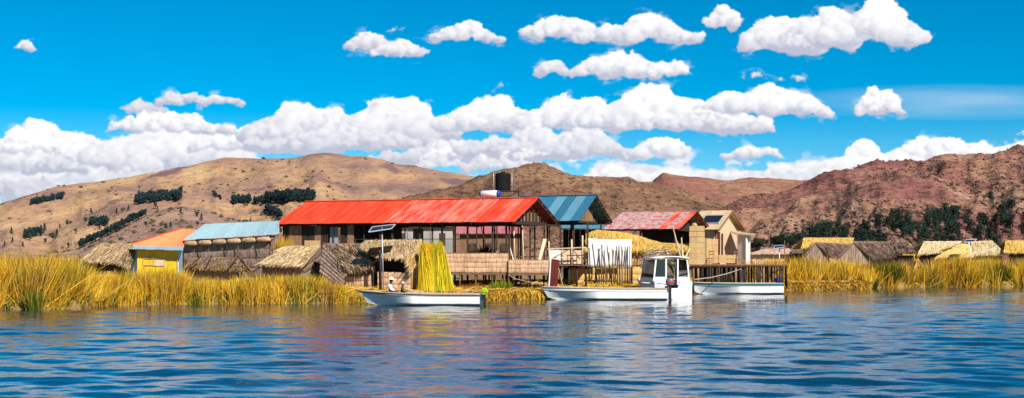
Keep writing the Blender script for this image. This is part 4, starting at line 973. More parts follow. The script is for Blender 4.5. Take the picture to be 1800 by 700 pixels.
# ---- water tank, heater
def tank():
    Y = 97; c = Vector((PX(884, Y), Y, 0)); z0, z1 = PZ(335, Y), PZ(303, Y); r = .52
    t = thing('tank_tower', 'tall steel stand carrying the tank behind the red roof', 'stand', (c.x + .3, Y, .7))
    for sx, sy in ((-.55, -.5), (1.05, -.5), (1.05, .6), (-.55, .6)): bar_part(t, 'leg', c + Vector((sx, sy, .7)), c + Vector((sx, sy, z0 - .06 if sx < 0 else z0 + .02)), .08, wood_dark)
    slab_part(t, 'deck', c + Vector((-.6, -.55, z0 - .02)), c + Vector((1.1, -.55, z0 - .02)), c + Vector((1.1, .65, z0 - .02)), c + Vector((-.6, .65, z0 - .02)), .06, wood_dark)
    for a, b in (((-.55, z0 - .1), (1.05, z0 - 1.0)), ((1.05, z0 - .1), (-.55, z0 - 1.0))): bar_part(t, 'brace', c + Vector((a[0], -.5, a[1])), c + Vector((b[0], -.5, b[1])), .04, wood_dark)
    pole_part(t, 'mast', c + Vector((-.62, -.62, z0 - 1)), c + Vector((-.62, -.62, PZ(292, Y))), .018, steel)
    pole_part(t, 'mast', c + Vector((.62, -.62, z0 - 1)), c + Vector((.62, -.62, PZ(297, Y))), .02, steel)
    k = thing('water_tank', 'black ribbed plastic water tank standing above the red roof', 'water tank', c + Vector((0, 0, z0)))
    h = z1 - z0; pr = [(r * .96, 0), (r, .05)]
    for i in range(4): zz = .12 + i * .2 * h; pr += [(r, zz), (r * .985, zz + .05), (r, zz + .1)]
    pr += [(r, h * .86), (r * .9, h * .93), (r * .45, h * .97), (r * .3, h * .98)]
    MB().lathe(pr, c + Vector((0, 0, z0)), 24).build('tank_body', M('matt_black_tank', (.008, .008, .009), (.014, .014, .015), .85, 3, spec=.1), k, True)
    MB().lathe([(r * .3, 0), (r * .3, .07), (.05, .09)], c + Vector((0, 0, z1 - .025)), 16).build('tank_lid', black_plastic, k, True)
tank()
def heater():
    yl = RW / 2 + .25; x0, x1 = RF.x(846, yl), RF.x(879, yl); z = PZ(341, RF.Y(x0, yl))
    a, b = RF.p(x0, yl, z), RF.p(x1, yl, z); t = thing('solar_water_heater', 'white cylindrical solar water heater with a blue end on the red roof ridge', 'water heater', RF.p((x0 + x1) / 2, yl, 6.5))
    d = (b - a).normalized()
    MB().tube([a, a + d * .03, b - d * .18, b - d * .16], [.16, .22, .22, .2], 16).build('cylinder', white_paint, t, True)
    MB().tube([b - d * .17, b - d * .03, b], [.225, .225, .17], 16).build('end_cap', blue_plastic, t, True)
    MB().tube([a - d * .09, a + d * .01, a + d * .035], [.17, .224, .224], 16).build('end_cap', black_plastic, t, True)
    for q in (.2, .8):
        w = lerp(a, b, q)
        for dy in (-.22, .5): MB().bar(w + RF.uy * 0 - Vector((0, 0, .15)), Vector((w.x, w.y, 0)) + RF.uy * dy + Vector((0, 0, 6.5 - abs(dy + .25) / (RW / 2) * 1.67 + .02)), .04).build('leg', steel, t)
    for i in range(9):
        w = lerp(a, b, .08 + i * .1); MB().tube([w - Vector((0, 0, .18)), Vector((w.x, w.y, 0)) + RF.uy * 1.5 + Vector((0, 0, 6.0))], .03, 6).build('glass_tube', pv, t, True)
heater()
# ================================================================== LEFT SHEDS AND HUTS
def v(px, py, Y): return P(px, py, Y)
def wallq(t, name, pa, pb, top_a, top_b, Ya, Yb, base, mat, th=.08, rows=0, seed=0, cols=1):
    """upright wall from column pa to pb; top rows given, base at height"""
    A = Vector((PX(pa, Ya), Ya, base)); B = Vector((PX(pb, Yb), Yb, base)); C = P(pb, top_b, Yb); D = P(pa, top_a, Ya)
    if rows: mat_wall(t, A, B, C, D, rows, mat, seed, .06, cols)
    else: slab_part(t, name, A, B, C, D, th, mat)

def brown_hut():
    t = thing('thatched_shelter', 'low brown shelter with a dark open front above the left reeds', 'hut', (PX(185, 91), 91, .6))
    thatch_roof(t, v(141, 458, 89), v(205, 461, 88), v(232, 428, 91.5), v(178, 428, 92.5), .10, thatch_tan, TANS + GREYS[:1], 700, 1)
    thatch_roof(t, v(205, 461, 88), v(228, 470, 91), v(240, 440, 92), v(232, 428, 91.5), .10, thatch_tan, TANS + GREYS, 350, 2)
    thatch_roof(t, v(250, 455, 96), v(150, 455, 96), v(178, 428, 92.5), v(232, 428, 91.5), .10, thatch_grey, GREYS, 150, 22)
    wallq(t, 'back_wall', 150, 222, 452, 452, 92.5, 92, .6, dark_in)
    wallq(t, 'low_front_wall', 150, 200, 478, 476, 89.4, 88.6, .6, mat_gold, rows=2, seed=4)
    for px in (147, 204): pole_part(t, 'post', Vector((PX(px, 88.6), 88.6, .55)), v(px, 459, 88.6), .05, wood_dark)
    slab_part(t, 'sill', v(147, 486, 89), v(206, 486, 88.3), v(206, 484, 88.3), v(147, 484, 89), .1, wood_pale)
brown_hut()
def orange_house():
    t = thing('orange_roofed_house', 'house with a low orange tin hip roof behind the yellow shack', 'house', (PX(285, 102), 102, .7))
    tin_roof(t, v(216, 434, 98), v(338, 438, 97), v(338, 403, 102), v(318, 403, 102), 7, [orange_tin], 71, 5)
    tin_roof(t, v(338, 438, 97), v(372, 434, 103), v(342, 403, 102.2), v(338, 403, 102), 3, [orange_tin], 72, 5)
    tin_roof(t, v(380, 428, 107), v(240, 425, 107), v(318, 403, 102.05), v(338, 403, 102.05), 6, [orange_tin], 73, 5)
    wallq(t, 'front_wall', 226, 334, 433, 436, 98.8, 97.8, .7, plaster)
    bar_part(t, 'hip_cap', v(216, 434, 98) + Vector((0, 0, .04)), v(318, 402.5, 102) + Vector((0, 0, .04)), .16, red_tin, .04)
orange_house()
def yellow_shack():
    t = thing('yellow_shack', 'small bright yellow shack with a flat pale tin roof', 'shed', (PX(270, 93), 93, .65))
    Y = 91
    n = 7
    for i in range(n):
        a, b = lerp(242, 314, i / n), lerp(242, 314, (i + 1) / n) - .35
        wallq(t, 'wall_panel', a, b, 440, 441, Y + random.uniform(0, .02), Y, .65, yellow_paint, .06)
    wallq(t, 'wall_panel', 314.5, 321, 441, 440, Y, Y + 2.5, .65, pale_blue, .06)
    wallq(t, 'wall_panel', 225, 241.5, 441, 440, Y + 1.4, Y, .65, pale_blue, .06)
    tin_roof(t, v(222, 438, Y - .6), v(322, 441, Y - .8), v(322, 434.5, Y + 3), v(232, 433.5, Y + 3), 6, [ice_tin], 81, 5)
    wb = MB()
    for py in (454, 466): wb.bar(v(252, py, Y - .05), v(289, py, Y - .05), .05)
    for px in (252, 289, 312): wb.bar(v(px, 454, Y - .05), v(px, 472, Y - .05), .05)
    wb.bar(v(289, 454, Y - .05), v(312, 454, Y - .05), .04)
    wf = wb.build('porch_frame', wood_pale, t)
    slab_part(wf, 'hatch', v(270, 468, Y - .07), v(288, 468, Y - .07), v(288, 457, Y - .07), v(270, 457, Y - .07), .03, wood_pale)
yellow_shack()
def reed_barn():
    t = thing('reed_barn', 'long reed-walled barn with a pale ice-blue tin roof', 'barn', (PX(400, 96), 96, .65))
    EA, EB = v(321, 422.5, 95.2), v(482, 412.5, 92); RC, RD = v(490, 388.5, 97), v(360, 394, 100)
    tin_roof(t, EA, EB, RC, RD, 9, [ice_tin], 91, 6)
    tin_roof(t, EB, v(496, 408, 100), RC + Vector((.01, .02, 0)), RC, 3, [ice_tin], 92, 5)
    tin_roof(t, v(496, 408, 100), v(345, 418, 104), RD, RC, 8, [ice_tin], 93, 5)
    bar_part(t, 'eave_beam', EA + Vector((0, .12, -.12)), EB + Vector((0, .12, -.12)), .1, wood_dark, .16)
    wallq(t, '', 324, 474, 430, 421, 95.6, 92.5, .65, mat_grey, rows=5, seed=12, cols=4)
    wallq(t, 'end_wall', 474, 492, 421, 418, 92.5, 98, .65, mat_grey, rows=4, seed=13)
    A, B = v(323, 429, 95.3), v(477, 420.5, 92.2); n = 6                            # rolled reed bundles under the eave
    for i in range(n):
        a, b = lerp(A, B, i / n + .01), lerp(A, B, (i + 1) / n - .01); q = (a + b) / 2
        MB().tube([a, lerp(a, b, .1), q, lerp(a, b, .9), b], [.1, .17, .19, .17, .1], 9).build('reed_roll', mat_tan if i % 2 else thatch_tan, t, True)
    for px in (351, 398, 417, 455): Y = lerp(95.3, 92.2, (px - 324) / 150) - .14; MB().bar(v(px, 424, Y), v(px + 1, 446, Y), .05).build('tie_strap', wood_dark, t)
    # low broken lean-to in front
    k = thing('collapsed_lean_to', 'collapsed low brown reed lean-to before the reed barn', 'lean-to', (PX(390, 90), 90, .6))
    thatch_roof(k, v(323, 470, 89.5), v(425, 475, 88.5), v(420, 452, 91), v(330, 454, 91.5), .1, thatch_grey, GREYS + BROWNS, 800, 31)
    thatch_roof(k, v(425, 475, 88.5), v(446, 480, 90), v(424, 455, 91), v(420, 452, 91), .08, thatch_grey, BROWNS, 200, 32)
    wallq(k, '', 328, 420, 468, 470, 90.0, 89.1, .6, mat_grey, rows=2, seed=14, cols=2)
    for a, b in (((330, 472), (352, 452)), ((360, 474), (372, 450)), ((400, 474), (418, 452)), ((418, 450), (440, 478)), ((445, 478), (478, 455))):
        pole_part(k, 'pole', v(a[0], a[1], 88.4), v(b[0], b[1], 89.6), .045, wood_dark)
    for px in (326, 424): pole_part(k, 'post', Vector((PX(px, 89.3), 89.3, .55)), v(px, 458, 90.2), .05, wood_dark)
reed_barn()
def bundle():
    n = 900; g = np.random.default_rng(8); Y = 93; t = thing('reed_bundle', 'upright yellow reed bundle between the barn and the red hall', 'reed bundle', (PX(496, Y), Y, .7))
    a = g.uniform(0, 6.28, n); rr = np.sqrt(g.random(n)) * .42
    base = np.stack([PX(494, Y) + rr * np.cos(a), Y + rr * np.sin(a), np.full(n, .7)], 1)
    tip = np.stack([.35 * rr * np.cos(a) + g.normal(.22, .1, n), .35 * rr * np.sin(a), (PZ(412, Y) - .7) * g.uniform(.75, 1, n)], 1)
    blades_object('reeds', base, tip, g.uniform(.03, .05, n), pick(GOLD, n), t)
    MB().tube([(PX(494.5, Y), Y, 1.5), (PX(494.6, Y), Y, 1.6)], .40, 14).build('binding', wood_pale, t)
bundle()
def hut_b():
    t = thing('thatched_hut', 'pale flat-thatched hut rising from the reeds below the red roof', 'hut', (PX(510, 89.5), 89.5, .6))
    thatch_roof(t, v(457, 463, 88.5), v(533, 466, 87.2), v(563, 431, 90), v(500, 433, 91.5), .13, thatch_tan, TANS + PALES, 1500, 41)
    thatch_roof(t, v(563, 470, 93), v(470, 466, 94), v(500, 433, 91.5), v(563, 431, 90), .12, thatch_tan, TANS, 200, 42)
    wallq(t, '', 462, 530, 466, 468, 89.2, 88.0, .55, mat_grey, rows=3, seed=15, cols=2)
    mat_wall(t, Vector((PX(531, 88), 88, .55)), Vector((PX(566, 92), 92, .55)), v(563, 434, 90.2), v(533, 464, 88), 5, mat_grey, 16)
    MB().box(v(549, 428, 90.4), (.85, .5, .36), -.3).build('straw_bale', mat_pale, t)
hut_b()
def hut_c():
    t = thing('leaning_reed_hut', 'grey reed hut with a steep woven side leaning left and shaggy roof', 'hut', (PX(610, 88), 88, .55))
    mat_wall(t, v(562, 480, 86.5), v(604, 512, 84.8), v(604, 468, 85.6), v(568, 430, 88), 7, mat_grey, 17, .07, 2)
    thatch_roof(t, v(603, 470, 85.4), v(652, 466, 86), v(634, 428, 88.5), v(568, 428, 88.2), .14, thatch_grey, GREYS + TANS, 1700, 43, over=.35, sag=.08)
    thatch_roof(t, v(650, 470, 92), v(572, 470, 92), v(568, 428, 88.2), v(634, 428, 88.5), .12, thatch_grey, GREYS, 200, 44)
    thatch_roof(t, v(652, 466, 86), v(662, 480, 89), v(640, 436, 89.2), v(634, 428, 88.5), .10, thatch_tan, TANS, 400, 45)
    wallq(t, '', 606, 652, 486, 484, 86.2, 86.2, .5, mat_tan, rows=3, seed=18)
    wallq(t, '', 610, 650, 463, 463, 86.7, 86.7, PZ(486, 86.7), mat_gold, rows=2, seed=19)
    slab_part(t, 'side_wall', Vector((PX(653, 86.3), 86.3, .5)), Vector((PX(660, 89.5), 89.5, .5)), v(655, 470, 89.5), v(652, 470, 86.3), .06, mat_grey)
hut_c()
def hut_d():
    t = thing('arched_thatch_hut', 'tan thatched hut with an arched dark opening and woven mat front', 'hut', (PX(695, 89), 89, .6))
    # the front slope has an arch lifted over the opening
    thatch_roof(t, v(632, 436, 86.6), v(664, 452, 86.0), v(672, 422, 89), v(644, 422.5, 89.2), .12, thatch_tan, TANS + PALES, 600, 51, over=.10)
    thatch_roof(t, v(664, 453, 86.0), v(712, 455, 85.8), v(720, 421.5, 88.8), v(672, 422, 89), .12, thatch_tan, PALES + TANS, 800, 52, over=.10)
    thatch_roof(t, v(712, 455, 85.8), v(724, 480, 85.6), v(743, 448, 87.2), v(742, 421, 88.6), .12, thatch_gold, TANS + STRAWC, 500, 53, over=.15)
    thatch_roof(t, v(712, 455, 85.79), v(742, 421.2, 88.58), v(735, 421, 88.7), v(720, 421.5, 88.78), .06, thatch_tan, TANS + PALES, 150, 56)
    thatch_roof(t, v(742, 465, 92.5), v(640, 465, 93), v(644, 422.5, 89.2), v(742, 421, 88.6), .12, thatch_tan, TANS, 200, 54)
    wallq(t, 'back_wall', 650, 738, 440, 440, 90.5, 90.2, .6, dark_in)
    wallq(t, '', 664, 722, 478, 479, 86.4, 86.0, .55, mat_tan, rows=3, seed=20, cols=2)
    ac = [v(655, 470, 85.9), v(660, 459, 85.9), v(672, 456, 85.85), v(700, 456, 85.8), v(711, 458, 85.75), v(717, 466, 85.7), v(722, 480, 85.6)]
    MB().tube(ac, .05, 6).build('arch_edge', wood_dark, t, True)
    for px in (656, 722): pole_part(t, 'post', Vector((PX(px, 86.2), 86.2, .5)), v(px, 462 if px < 700 else 478, 86.2), .05, wood_dark)
    wallq(t, 'side_wall', 724, 742, 478, 450, 86.2, 88.6, .55, mat_gold, .05)
hut_d()
def reed_stack():
    Y = 85.6; t = thing('reed_stack', 'cone of bright yellow-green cut reeds stacked beside the arched hut', 'reed stack', (PX(768, Y), Y, .5))
    g = np.random.default_rng(9)
    for px, top, bl, br, n in ((748, 424, 730, 784, 1500), (768, 425, 744, 801, 2000)):
        c0 = v(px, top, Y + .4); k = []
        MB().lathe([((br - bl) / 2 / FPX * Y * .74, 0), (.55, 1.1), (.22, 2.3), (.08, c0.z - .75)], Vector((PX((bl + br) / 2 - 2, Y + .5), Y + .5, .55)), 14).build('core', thatch_gold, t, True)
        u = g.uniform(-1, 1, n); dy = -np.sqrt(np.clip(1 - u ** 2, 0, 1)) * g.uniform(.75, 1.05, n); s = np.where(g.random(n) < .2, -.6, 1)
        bx = PX((bl + br) / 2, Y) + u * (br - bl) / 2 / FPX * Y; by = Y + .45 + dy * .95 * s; bz = g.uniform(.45, .6, n) + np.where(g.random(n) < .4, g.uniform(0, 1.2, n), 0)
        f = (bz - .5) / (c0.z - .5); cx = PX((bl + br) / 2, Y)
        base = np.stack([lerp(bx, c0.x, f), lerp(by, Y + .45, f), bz], 1)
        top_ = np.stack([c0.x + g.normal(0, .13, n) + u * .12, Y + .45 + g.normal(0, .10, n), c0.z * g.uniform(.86, 1.03, n)], 1)
        cc = pick(YEL if px == 768 else YEL[:3] + GOLD[:2], n)
        blades_object('reeds', base, top_ - base, g.uniform(.03, .055, n), cc, t, .05)
reed_stack()

# ---- solar panels on posts
def panel(label, A, B, C, D, foot, top, rad, pm, fm=None, cm=None):
    t = thing('solar_array', label, 'solar panel', foot)
    n = (B - A).cross(D - A).normalized()
    slab_part(t, 'cells', A, B, C, D, .03, cm or pv)
    fr = MB()
    for a, b in ((A, B), (B, C), (C, D), (D, A)): fr.bar(a, b, .05, .06)
    fr.build('frame', fm or pv_frame, t)
    pole_part(t, 'post', foot, top, rad, pm)
    m = (A + B + C + D) / 4; MB().bar(top, m - n * .04, .05).build('bracket', steel, t)
Ys = 84
panel('upper solar panel with a bright frame on a thin silver pole', v(648, 408, Ys - .3), v(688, 402, Ys - .3), v(695, 394.5, Ys + .4), v(655, 399, Ys + .4), Vector((PX(674, Ys), Ys, .5)), v(671.5, 401, Ys), .04, steel)
panel('lower black solar panel on a thick dark post', v(644, 449, Ys + 1.2), v(684, 443, Ys + 1.2), v(690, 432, Ys + .5), v(650, 437, Ys + .5), Vector((PX(669, Ys + .5), Ys + .5, .5)), v(668, 443, Ys + .5), .09, wood_dark, black_plastic, black_plastic)

# ================================================================== MIDDLE: TERRACE, SHEET, FENCES
def terrace():
    Y = 93; t = thing('timber_terrace', 'raised timber terrace with pale rails between the red hall and the sheet', 'terrace', (PX(990, Y), Y, .6))
    z = PZ(466, Y); n = 8
    for i in range(n):
        a, b = lerp(Y, Y + 4.5, i / n), lerp(Y, Y + 4.5, (i + 1) / n) - .03
        slab_part(t, 'deck_plank', Vector((PX(966, a), a, z)), Vector((PX(1036, a), a, z)), Vector((PX(1036, b), b, z)), Vector((PX(966, b), b, z)), .05, wood_mid)
    for px in (972, 985, 1000, 1014, 1030): pole_part(t, 'stilt', Vector((PX(px, Y + .3), Y + .3, .45)), Vector((PX(px, Y + .3), Y + .3, z - .05)), .07, wood_dark)
    bar_part(t, 'rail', v(962, 438, Y), v(1030, 435, Y), .07, wood_pale); bar_part(t, 'rail', v(962, 454, Y), v(1020, 452, Y), .06, wood_pale)
    for px, a in ((965, 424), (1005, 421), (1024, 414)): pole_part(t, 'rail_post', v(px, 467, Y - .05), v(px, a, Y - .05), .055, wood_pale)
    bar_part(t, 'brace', v(972, 454, Y - .1), v(1003, 437, Y - .1), .06, wood_mid); bar_part(t, 'brace', v(1006, 437, Y - .1), v(1020, 456, Y - .1), .06, wood_mid)
    bar_part(t, 'rail', v(996, 449, Y - .3), v(1034, 449, Y - .3), .06, wood_dark)
    for px in (998, 1014, 1032): bar_part(t, 'rail_post', v(px, 467, Y - .3), v(px, 449, Y - .3), .05, wood_dark)
    for i, (a, b) in enumerate(((966, 986), (987, 1002), (1008, 1022))): slab_part(t, 'side_panel', v(a, 464, Y + 1), v(b, 464, Y + 1), v(b, 440, Y + 1), v(a, 440, Y + 1), .04, [white_wall, plaster, plaster][i])
terrace()
pl = MB(); pl.slab(v(946, 457, 90.2), v(951, 457, 90.2), v(961, 420, 91.6), v(955, 420, 91.6), .05)
tag(pl.build('leaning_plank', wood_pale), 'long pale plank leaning beside the terrace', 'plank')
mb = thing('leaning_board', 'maroon painted board with a pale edge leaning against the platform', 'board', (PX(972, 88.4), 88.4, .5))
slab_part(mb, 'board', Vector((PX(965, 88.0), 88.0, .5)), Vector((PX(979, 88.1), 88.1, .5)), v(983, 457, 88.5), v(969, 455, 88.4), .06, maroon)
bar_part(mb, 'edge_strip', Vector((PX(964.4, 87.95), 87.95, .5)), v(968.2, 455, 88.35), .07, white_wall)
bar_part(mb, 'prop', Vector((PX(991, 89.2), 89.2, .5)), v(981, 470, 88.5), .06, wood_pale)
def sheet():
    Y = 96; t = thing('hung_sheet', 'large white sheet hung behind a row of wooden poles', 'sheet', (PX(1072, Y), Y, .7))
    b = MB(); nx, nz = 26, 8; vs = []
    for j in range(nz + 1):
        for i in range(nx + 1):
            u, w = i / nx, j / nz; top = 419 + 1.5 * math.sin(u * 3.1) + 1.2 * u; bot = 469 + .8 * math.sin(u * 8)
            q = P(lerp(1034, 1110, u), lerp(bot, top, w), Y); q.y += .035 * math.sin(u * 13 + w) * (1 - .6 * w) + .012 * math.sin(u * 37); vs.append(q)
    b.add(vs, [(j * (nx + 1) + i, j * (nx + 1) + i + 1, (j + 1) * (nx + 1) + i + 1, (j + 1) * (nx + 1) + i) for j in range(nz) for i in range(nx)])
    o = b.build('cloth', white_cloth, t, True); md = o.modifiers.new('thick', 'SOLIDIFY'); md.thickness = .012
    for px in (1036, 1108): pole_part(t, 'support_post', Vector((PX(px, Y + .2), Y + .2, .6)), v(px, 420, Y + .2), .06, wood_mid)
    bar_part(t, 'hanging_rail', v(1033, 420.5, Y + .16), v(1111, 421.5, Y + .16), .05, wood_mid)
    k = thing('pole_rack', 'row of thin leaning wooden poles standing before the white sheet', 'poles', (PX(1075, Y - .6), Y - .6, .65))
    bar_part(k, 'cross_rail', v(1044, 470.5, Y - .45), v(1110, 471.5, Y - .45), .07, wood_dark)
    for i, (bx, tx, ty) in enumerate(((1051, 1041, 429), (1057, 1058, 433), (1068, 1057, 431), (1076, 1067, 434), (1080, 1076, 437), (1086, 1084, 433), (1090, 1088, 434), (1094, 1093, 433), (1099, 1099, 434), (1103, 1103, 435), (1107, 1107, 433), (1064, 1064, 462), (1046, 1047, 468))):
        pole_part(k, 'pole', Vector((PX(bx, Y - .6), Y - .6 - .1 * (i % 2), .6)), v(tx, ty, Y - .3), .05, wood_mid if i % 3 else wood_dark, 7, .035)
        if i in (1, 3, 6, 9): MB().bar(v(tx, ty, Y - .3), v(tx + 2.2, ty - 3, Y - .3), .04).build('fork', wood_mid, k)
sheet()
for i, (a, b, top, bot, lab) in enumerate(((1001, 1042, 470, 499, 'pale reed screen left of the wooden poles'), (1046, 1084, 472, 497, 'pale reed screen behind the wooden poles'), (1112, 1142, 472, 494, 'pale reed screen between the poles and the cabin boat'))):
    Y = 96.6; t = thing('reed_screen', lab, 'screen', (PX((a + b) / 2, Y), Y, .6)); wallq(t, '', a, b, top, top, Y, Y, .62, mat_gold, rows=3, seed=60 + i, cols=1)
    for px in (a + 1, b - 1): pole_part(t, 'post', Vector((PX(px, Y + .1), Y + .1, .5)), v(px, top - 1, Y + .1), .05, wood_mid)
def picket_fence():
    Y = 98; t = thing('picket_fence', 'short dark brown picket fence right of the white sheet', 'fence', (PX(1127, Y), Y, .7))
    for py in (451, 467): bar_part(t, 'rail', v(1109, py, Y), v(1146, py, Y), .06, wood_dark)
    for i in range(8): px = 1110 + i * 5; bar_part(t, 'picket', v(px, 469, Y - .05), v(px, 449.5, Y - .05), .08, wood_red if i % 2 else wood_dark)
    for px in (1111, 1128, 1145): pole_part(t, 'post', Vector((PX(px, Y + .08), Y + .08, .65)), v(px, 469, Y + .08), .06, wood_dark)
picket_fence()
def yellow_hall():
    # long yellow thatch with a sagging, curved top edge
    t = thing('yellow_thatch_hall', 'long low hall with a sagging golden thatch roof behind the white sheet', 'hut', (PX(1110, 103), 103, .7))
    top = [(1030, 411), (1048, 404), (1066, 405.5), (1085, 407), (1105, 410), (1125, 415), (1145, 422), (1165, 427), (1190, 428), (1212, 428)]
    for i in range(len(top) - 1):
        (a, ya), (b, yb) = top[i], top[i + 1]
        thatch_roof(t, v(a - 3, 441, 100), v(b - 3, 441, 100), v(b, yb, 102.6), v(a, ya, 102.6), .14, thatch_gold, STRAWC[:3], 90, 70 + i, over=.12)
    mat_wall(t, Vector((PX(1030, 100.5), 100.5, .75)), Vector((PX(1210, 100.5), 100.5, .75)), v(1210, 440, 100.5), v(1030, 440, 100.5), 4, mat_gold, 77, .06, 6)
    slab_part(t, 'back_wall', Vector((PX(1212, 104), 104, .75)), Vector((PX(1032, 104), 104, .75)), v(1032, 432, 104), v(1212, 432, 104), .06, mat_gold)
yellow_hall()
def straw_heap():
    Y = 97; t = thing('straw_heap', 'shaggy heap of grey cut straw above the white cabin', 'straw heap', (PX(1160, Y), Y, .8))
    MB().ball((PX(1160, Y), Y + .3, 1.5), (1.0, .7, PZ(440, Y) - 1.5), 14, 8).build('core', thatch_grey, t)
    n = 900; g = np.random.default_rng(12); u = g.uniform(-1, 1, n); a = g.uniform(-3.1, .3, n)
    base = np.stack([PX(1160, Y) + u * .95, Y + .3 - .6 * np.abs(np.cos(a)), PZ(438, Y) - .75 * u ** 2 - g.uniform(0, .7, n)], 1)
    L = g.uniform(.4, 1.0, n); s = np.sign(u + g.normal(0, .4, n))
    blades_object('straws', base, np.stack([s * L * g.uniform(.3, .9, n), -L * .15, L * g.uniform(-.7, .25, n)], 1), g.uniform(.04, .07, n), pick(GREYS + PALES[:2], n, .35), t)
    for a_, b_ in (((1183, 400), (1196, 452)), ((1198, 418), (1200, 455)), ((1190, 425), (1204, 456)), ((1213, 436), (1203, 456))):
        tag(MB().tube([v(*b_, Y - .8), v(*a_, Y)], [.06, .04], 7).build('leaning_pole', wood_pale, origin=v(*b_, Y - .8)), {1183: 'long thin bare pole leaning beside the straw tower', 1198: 'upright pale pole beside the straw tower', 1190: 'pale pole leaning right before the straw tower', 1213: 'short yellowish pole leaning left against the straw tower'}[a_[0]], 'pole')
    MB().box((PX(1160, Y), Y + .3, 1.0), (1.8, 1.2, .7)).build('pallet', wood_dark, t)
straw_heap()
def straw_tower():
    Y = 101.5; t = thing('straw_tower', 'square tower of stacked pale straw blocks on the deck', 'tower', (PX(1226, Y), Y, 2.05))
    z0, z1 = 2.06, PZ(397, Y); n = 7; rg = random.Random(4)
    for i in range(n):
        h = (z1 - z0) / n
        for s in (0, 1):
            w = PX(1240, Y) - PX(1213, Y); cx = PX(1213, Y) + w * (.25 + .5 * s)
            MB().box((cx + rg.uniform(-.015, .015), Y + .45 + rg.uniform(-.03, .03), z0 + h * (i + .5)), (w / 2 - .015, .9, h - .03), -.12).build('straw_block', mat_pale, t)
    MB().ball((PX(1222, Y), Y + .4, z1 + .06), (.2, .2, .16)).build('finial', mat_pale, t)
    k = thing('straw_wall', 'low stepped wall of pale straw blocks beside the gabled house', 'wall', (PX(1270, 103), 103, 2.05))
    for a, b, top, nr in ((1241, 1262, 420, 4), (1262.5, 1293, 448, 2)):
        for i in range(nr):
            zt, zb = PZ(lerp(top, 463, i / nr), 103), PZ(lerp(top, 463, (i + 1) / nr), 103)
            for s in range(2): A, B = lerp(a, b, s / 2), lerp(a, b, (s + 1) / 2) - .3; MB().box(((PX(A, 103) + PX(B, 103)) / 2, 103 + rg.uniform(0, .03), (zt + zb) / 2), (PX(B, 103) - PX(A, 103), .35, zt - zb - .025)).build('straw_block', mat_pale, k)
straw_tower()
def deck():
    Y = 104.2; z = 2.06; Y0 = 101.0
    t = thing('landing_deck', 'long landing deck of red-brown boards on many dark posts', 'deck', (PX(1300, Y), Y, .6))
    n = 26
    for i in range(n):
        a, b = lerp(1216, 1385, i / n), lerp(1216, 1385, (i + 1) / n) - .25
        dz = random.uniform(-.008, .008) + (.03 if a > 1338 else 0)
        slab_part(t, 'deck_board', Vector((PX(a, Y0), Y0 + (a - 1216) * .012, z + dz)), Vector((PX(b, Y0), Y0 + (b - 1216) * .012, z + dz)), Vector((PX(b, Y0 + 4.5), Y0 + 4.5, z + dz)), Vector((PX(a, Y0 + 4.5), Y0 + 4.5, z + dz)), .06, wood_red)
    for px in np.arange(1219, 1386, 8.2):
        yy = Y0 + .25 + (px - 1216) * .012; w = random.uniform(.05, .1)
        pole_part(t, 'deck_post', Vector((PX(px, yy), yy, .35)), Vector((PX(px + random.uniform(-.6, .6), yy), yy, z - .06)), w, wood_dark if random.random() < .8 else wood_mid)
    for px in np.arange(1221, 1384, 5.0): yy = Y0 + 1.6 + 2.4 * random.random(); pole_part(t, 'deck_post', Vector((PX(px, yy), yy, .5)), Vector((PX(px, yy), yy, z - .06)), .07, wood_dark)
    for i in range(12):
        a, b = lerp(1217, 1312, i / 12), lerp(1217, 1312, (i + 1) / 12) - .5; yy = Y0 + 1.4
        slab_part(t, 'shade_board', Vector((PX(a, yy), yy, .5)), Vector((PX(b, yy), yy, .5)), Vector((PX(b, yy), yy, z - .08)), Vector((PX(a, yy), yy, z - .08)), .03, wood_dark)  # dark boards added to stand in for the shaded void under the deck
    bar_part(t, 'edge_beam', Vector((PX(1216, Y0), Y0 + .12, z - .13)), Vector((PX(1385, Y0), Y0 + 2.1, z - .12)), .08, wood_dark, .12)
    bar_part(t, 'brace', v(1358, 478, Y0 + 1.8), v(1382, 470, Y0 + 2), .06, wood_dark)
deck()
chair('wooden_chair', 'dark brown wooden chair on the deck beside the straw tower', (PX(1249, 102), 102, 2.064), -.5, wood_red, None, .98, False)
chair('wooden_chair', 'brown wooden chair on the deck before the white annex', (PX(1297, 103), 103, 2.064), .3, wood_mid, None, .95, False)

# ================================================================== FAR RIGHT HUTS
def far_hut(name, label, corners, Y, th, mat, pal, n, seed, wall, wpx, wtop, dy=3.0, gable=None, gm=None, cat='hut'):
    """corners: eave-left, eave-right, ridge-right, ridge-left as (px,py)"""
    (a, b, c, d) = corners; t = thing(name, label, cat, (PX((a[0] + b[0]) / 2, Y + dy), Y + dy, .6))
    A, B, C, D = v(*a, Y), v(*b, Y), v(*c, Y + dy), v(*d, Y + dy)
    thatch_roof(t, A, B, C, D, th, mat, pal, n, seed, over=.2)
    back = lambda q, r: Vector((q.x, 2 * r.y - q.y, q.z))
    thatch_roof(t, back(B, C), back(A, D), D, C, th, mat, pal, 120, seed + 1)
    wallq(t, 'front_wall', wpx[0], wpx[1], wtop, wtop, Y + .5, Y + .5, .5, wall)  # where the wall colour is dark, this sheet paints an open front's shade
    if gable: gb = MB().slab(v(*gable[0], Y + .2), v(*gable[1], Y + .2), v(*gable[2], Y + dy - .1), v(*gable[3], Y + dy - .1), .08).build('gable_screen', gm, t)
    return t
DK = [(0.24,0.155,0.12),(0.17,0.11,0.085),(0.31,0.21,0.16),(0.11,0.07,0.055)]
YP = [(0.74,0.56,0.20),(0.66,0.46,0.12),(0.80,0.64,0.30)]
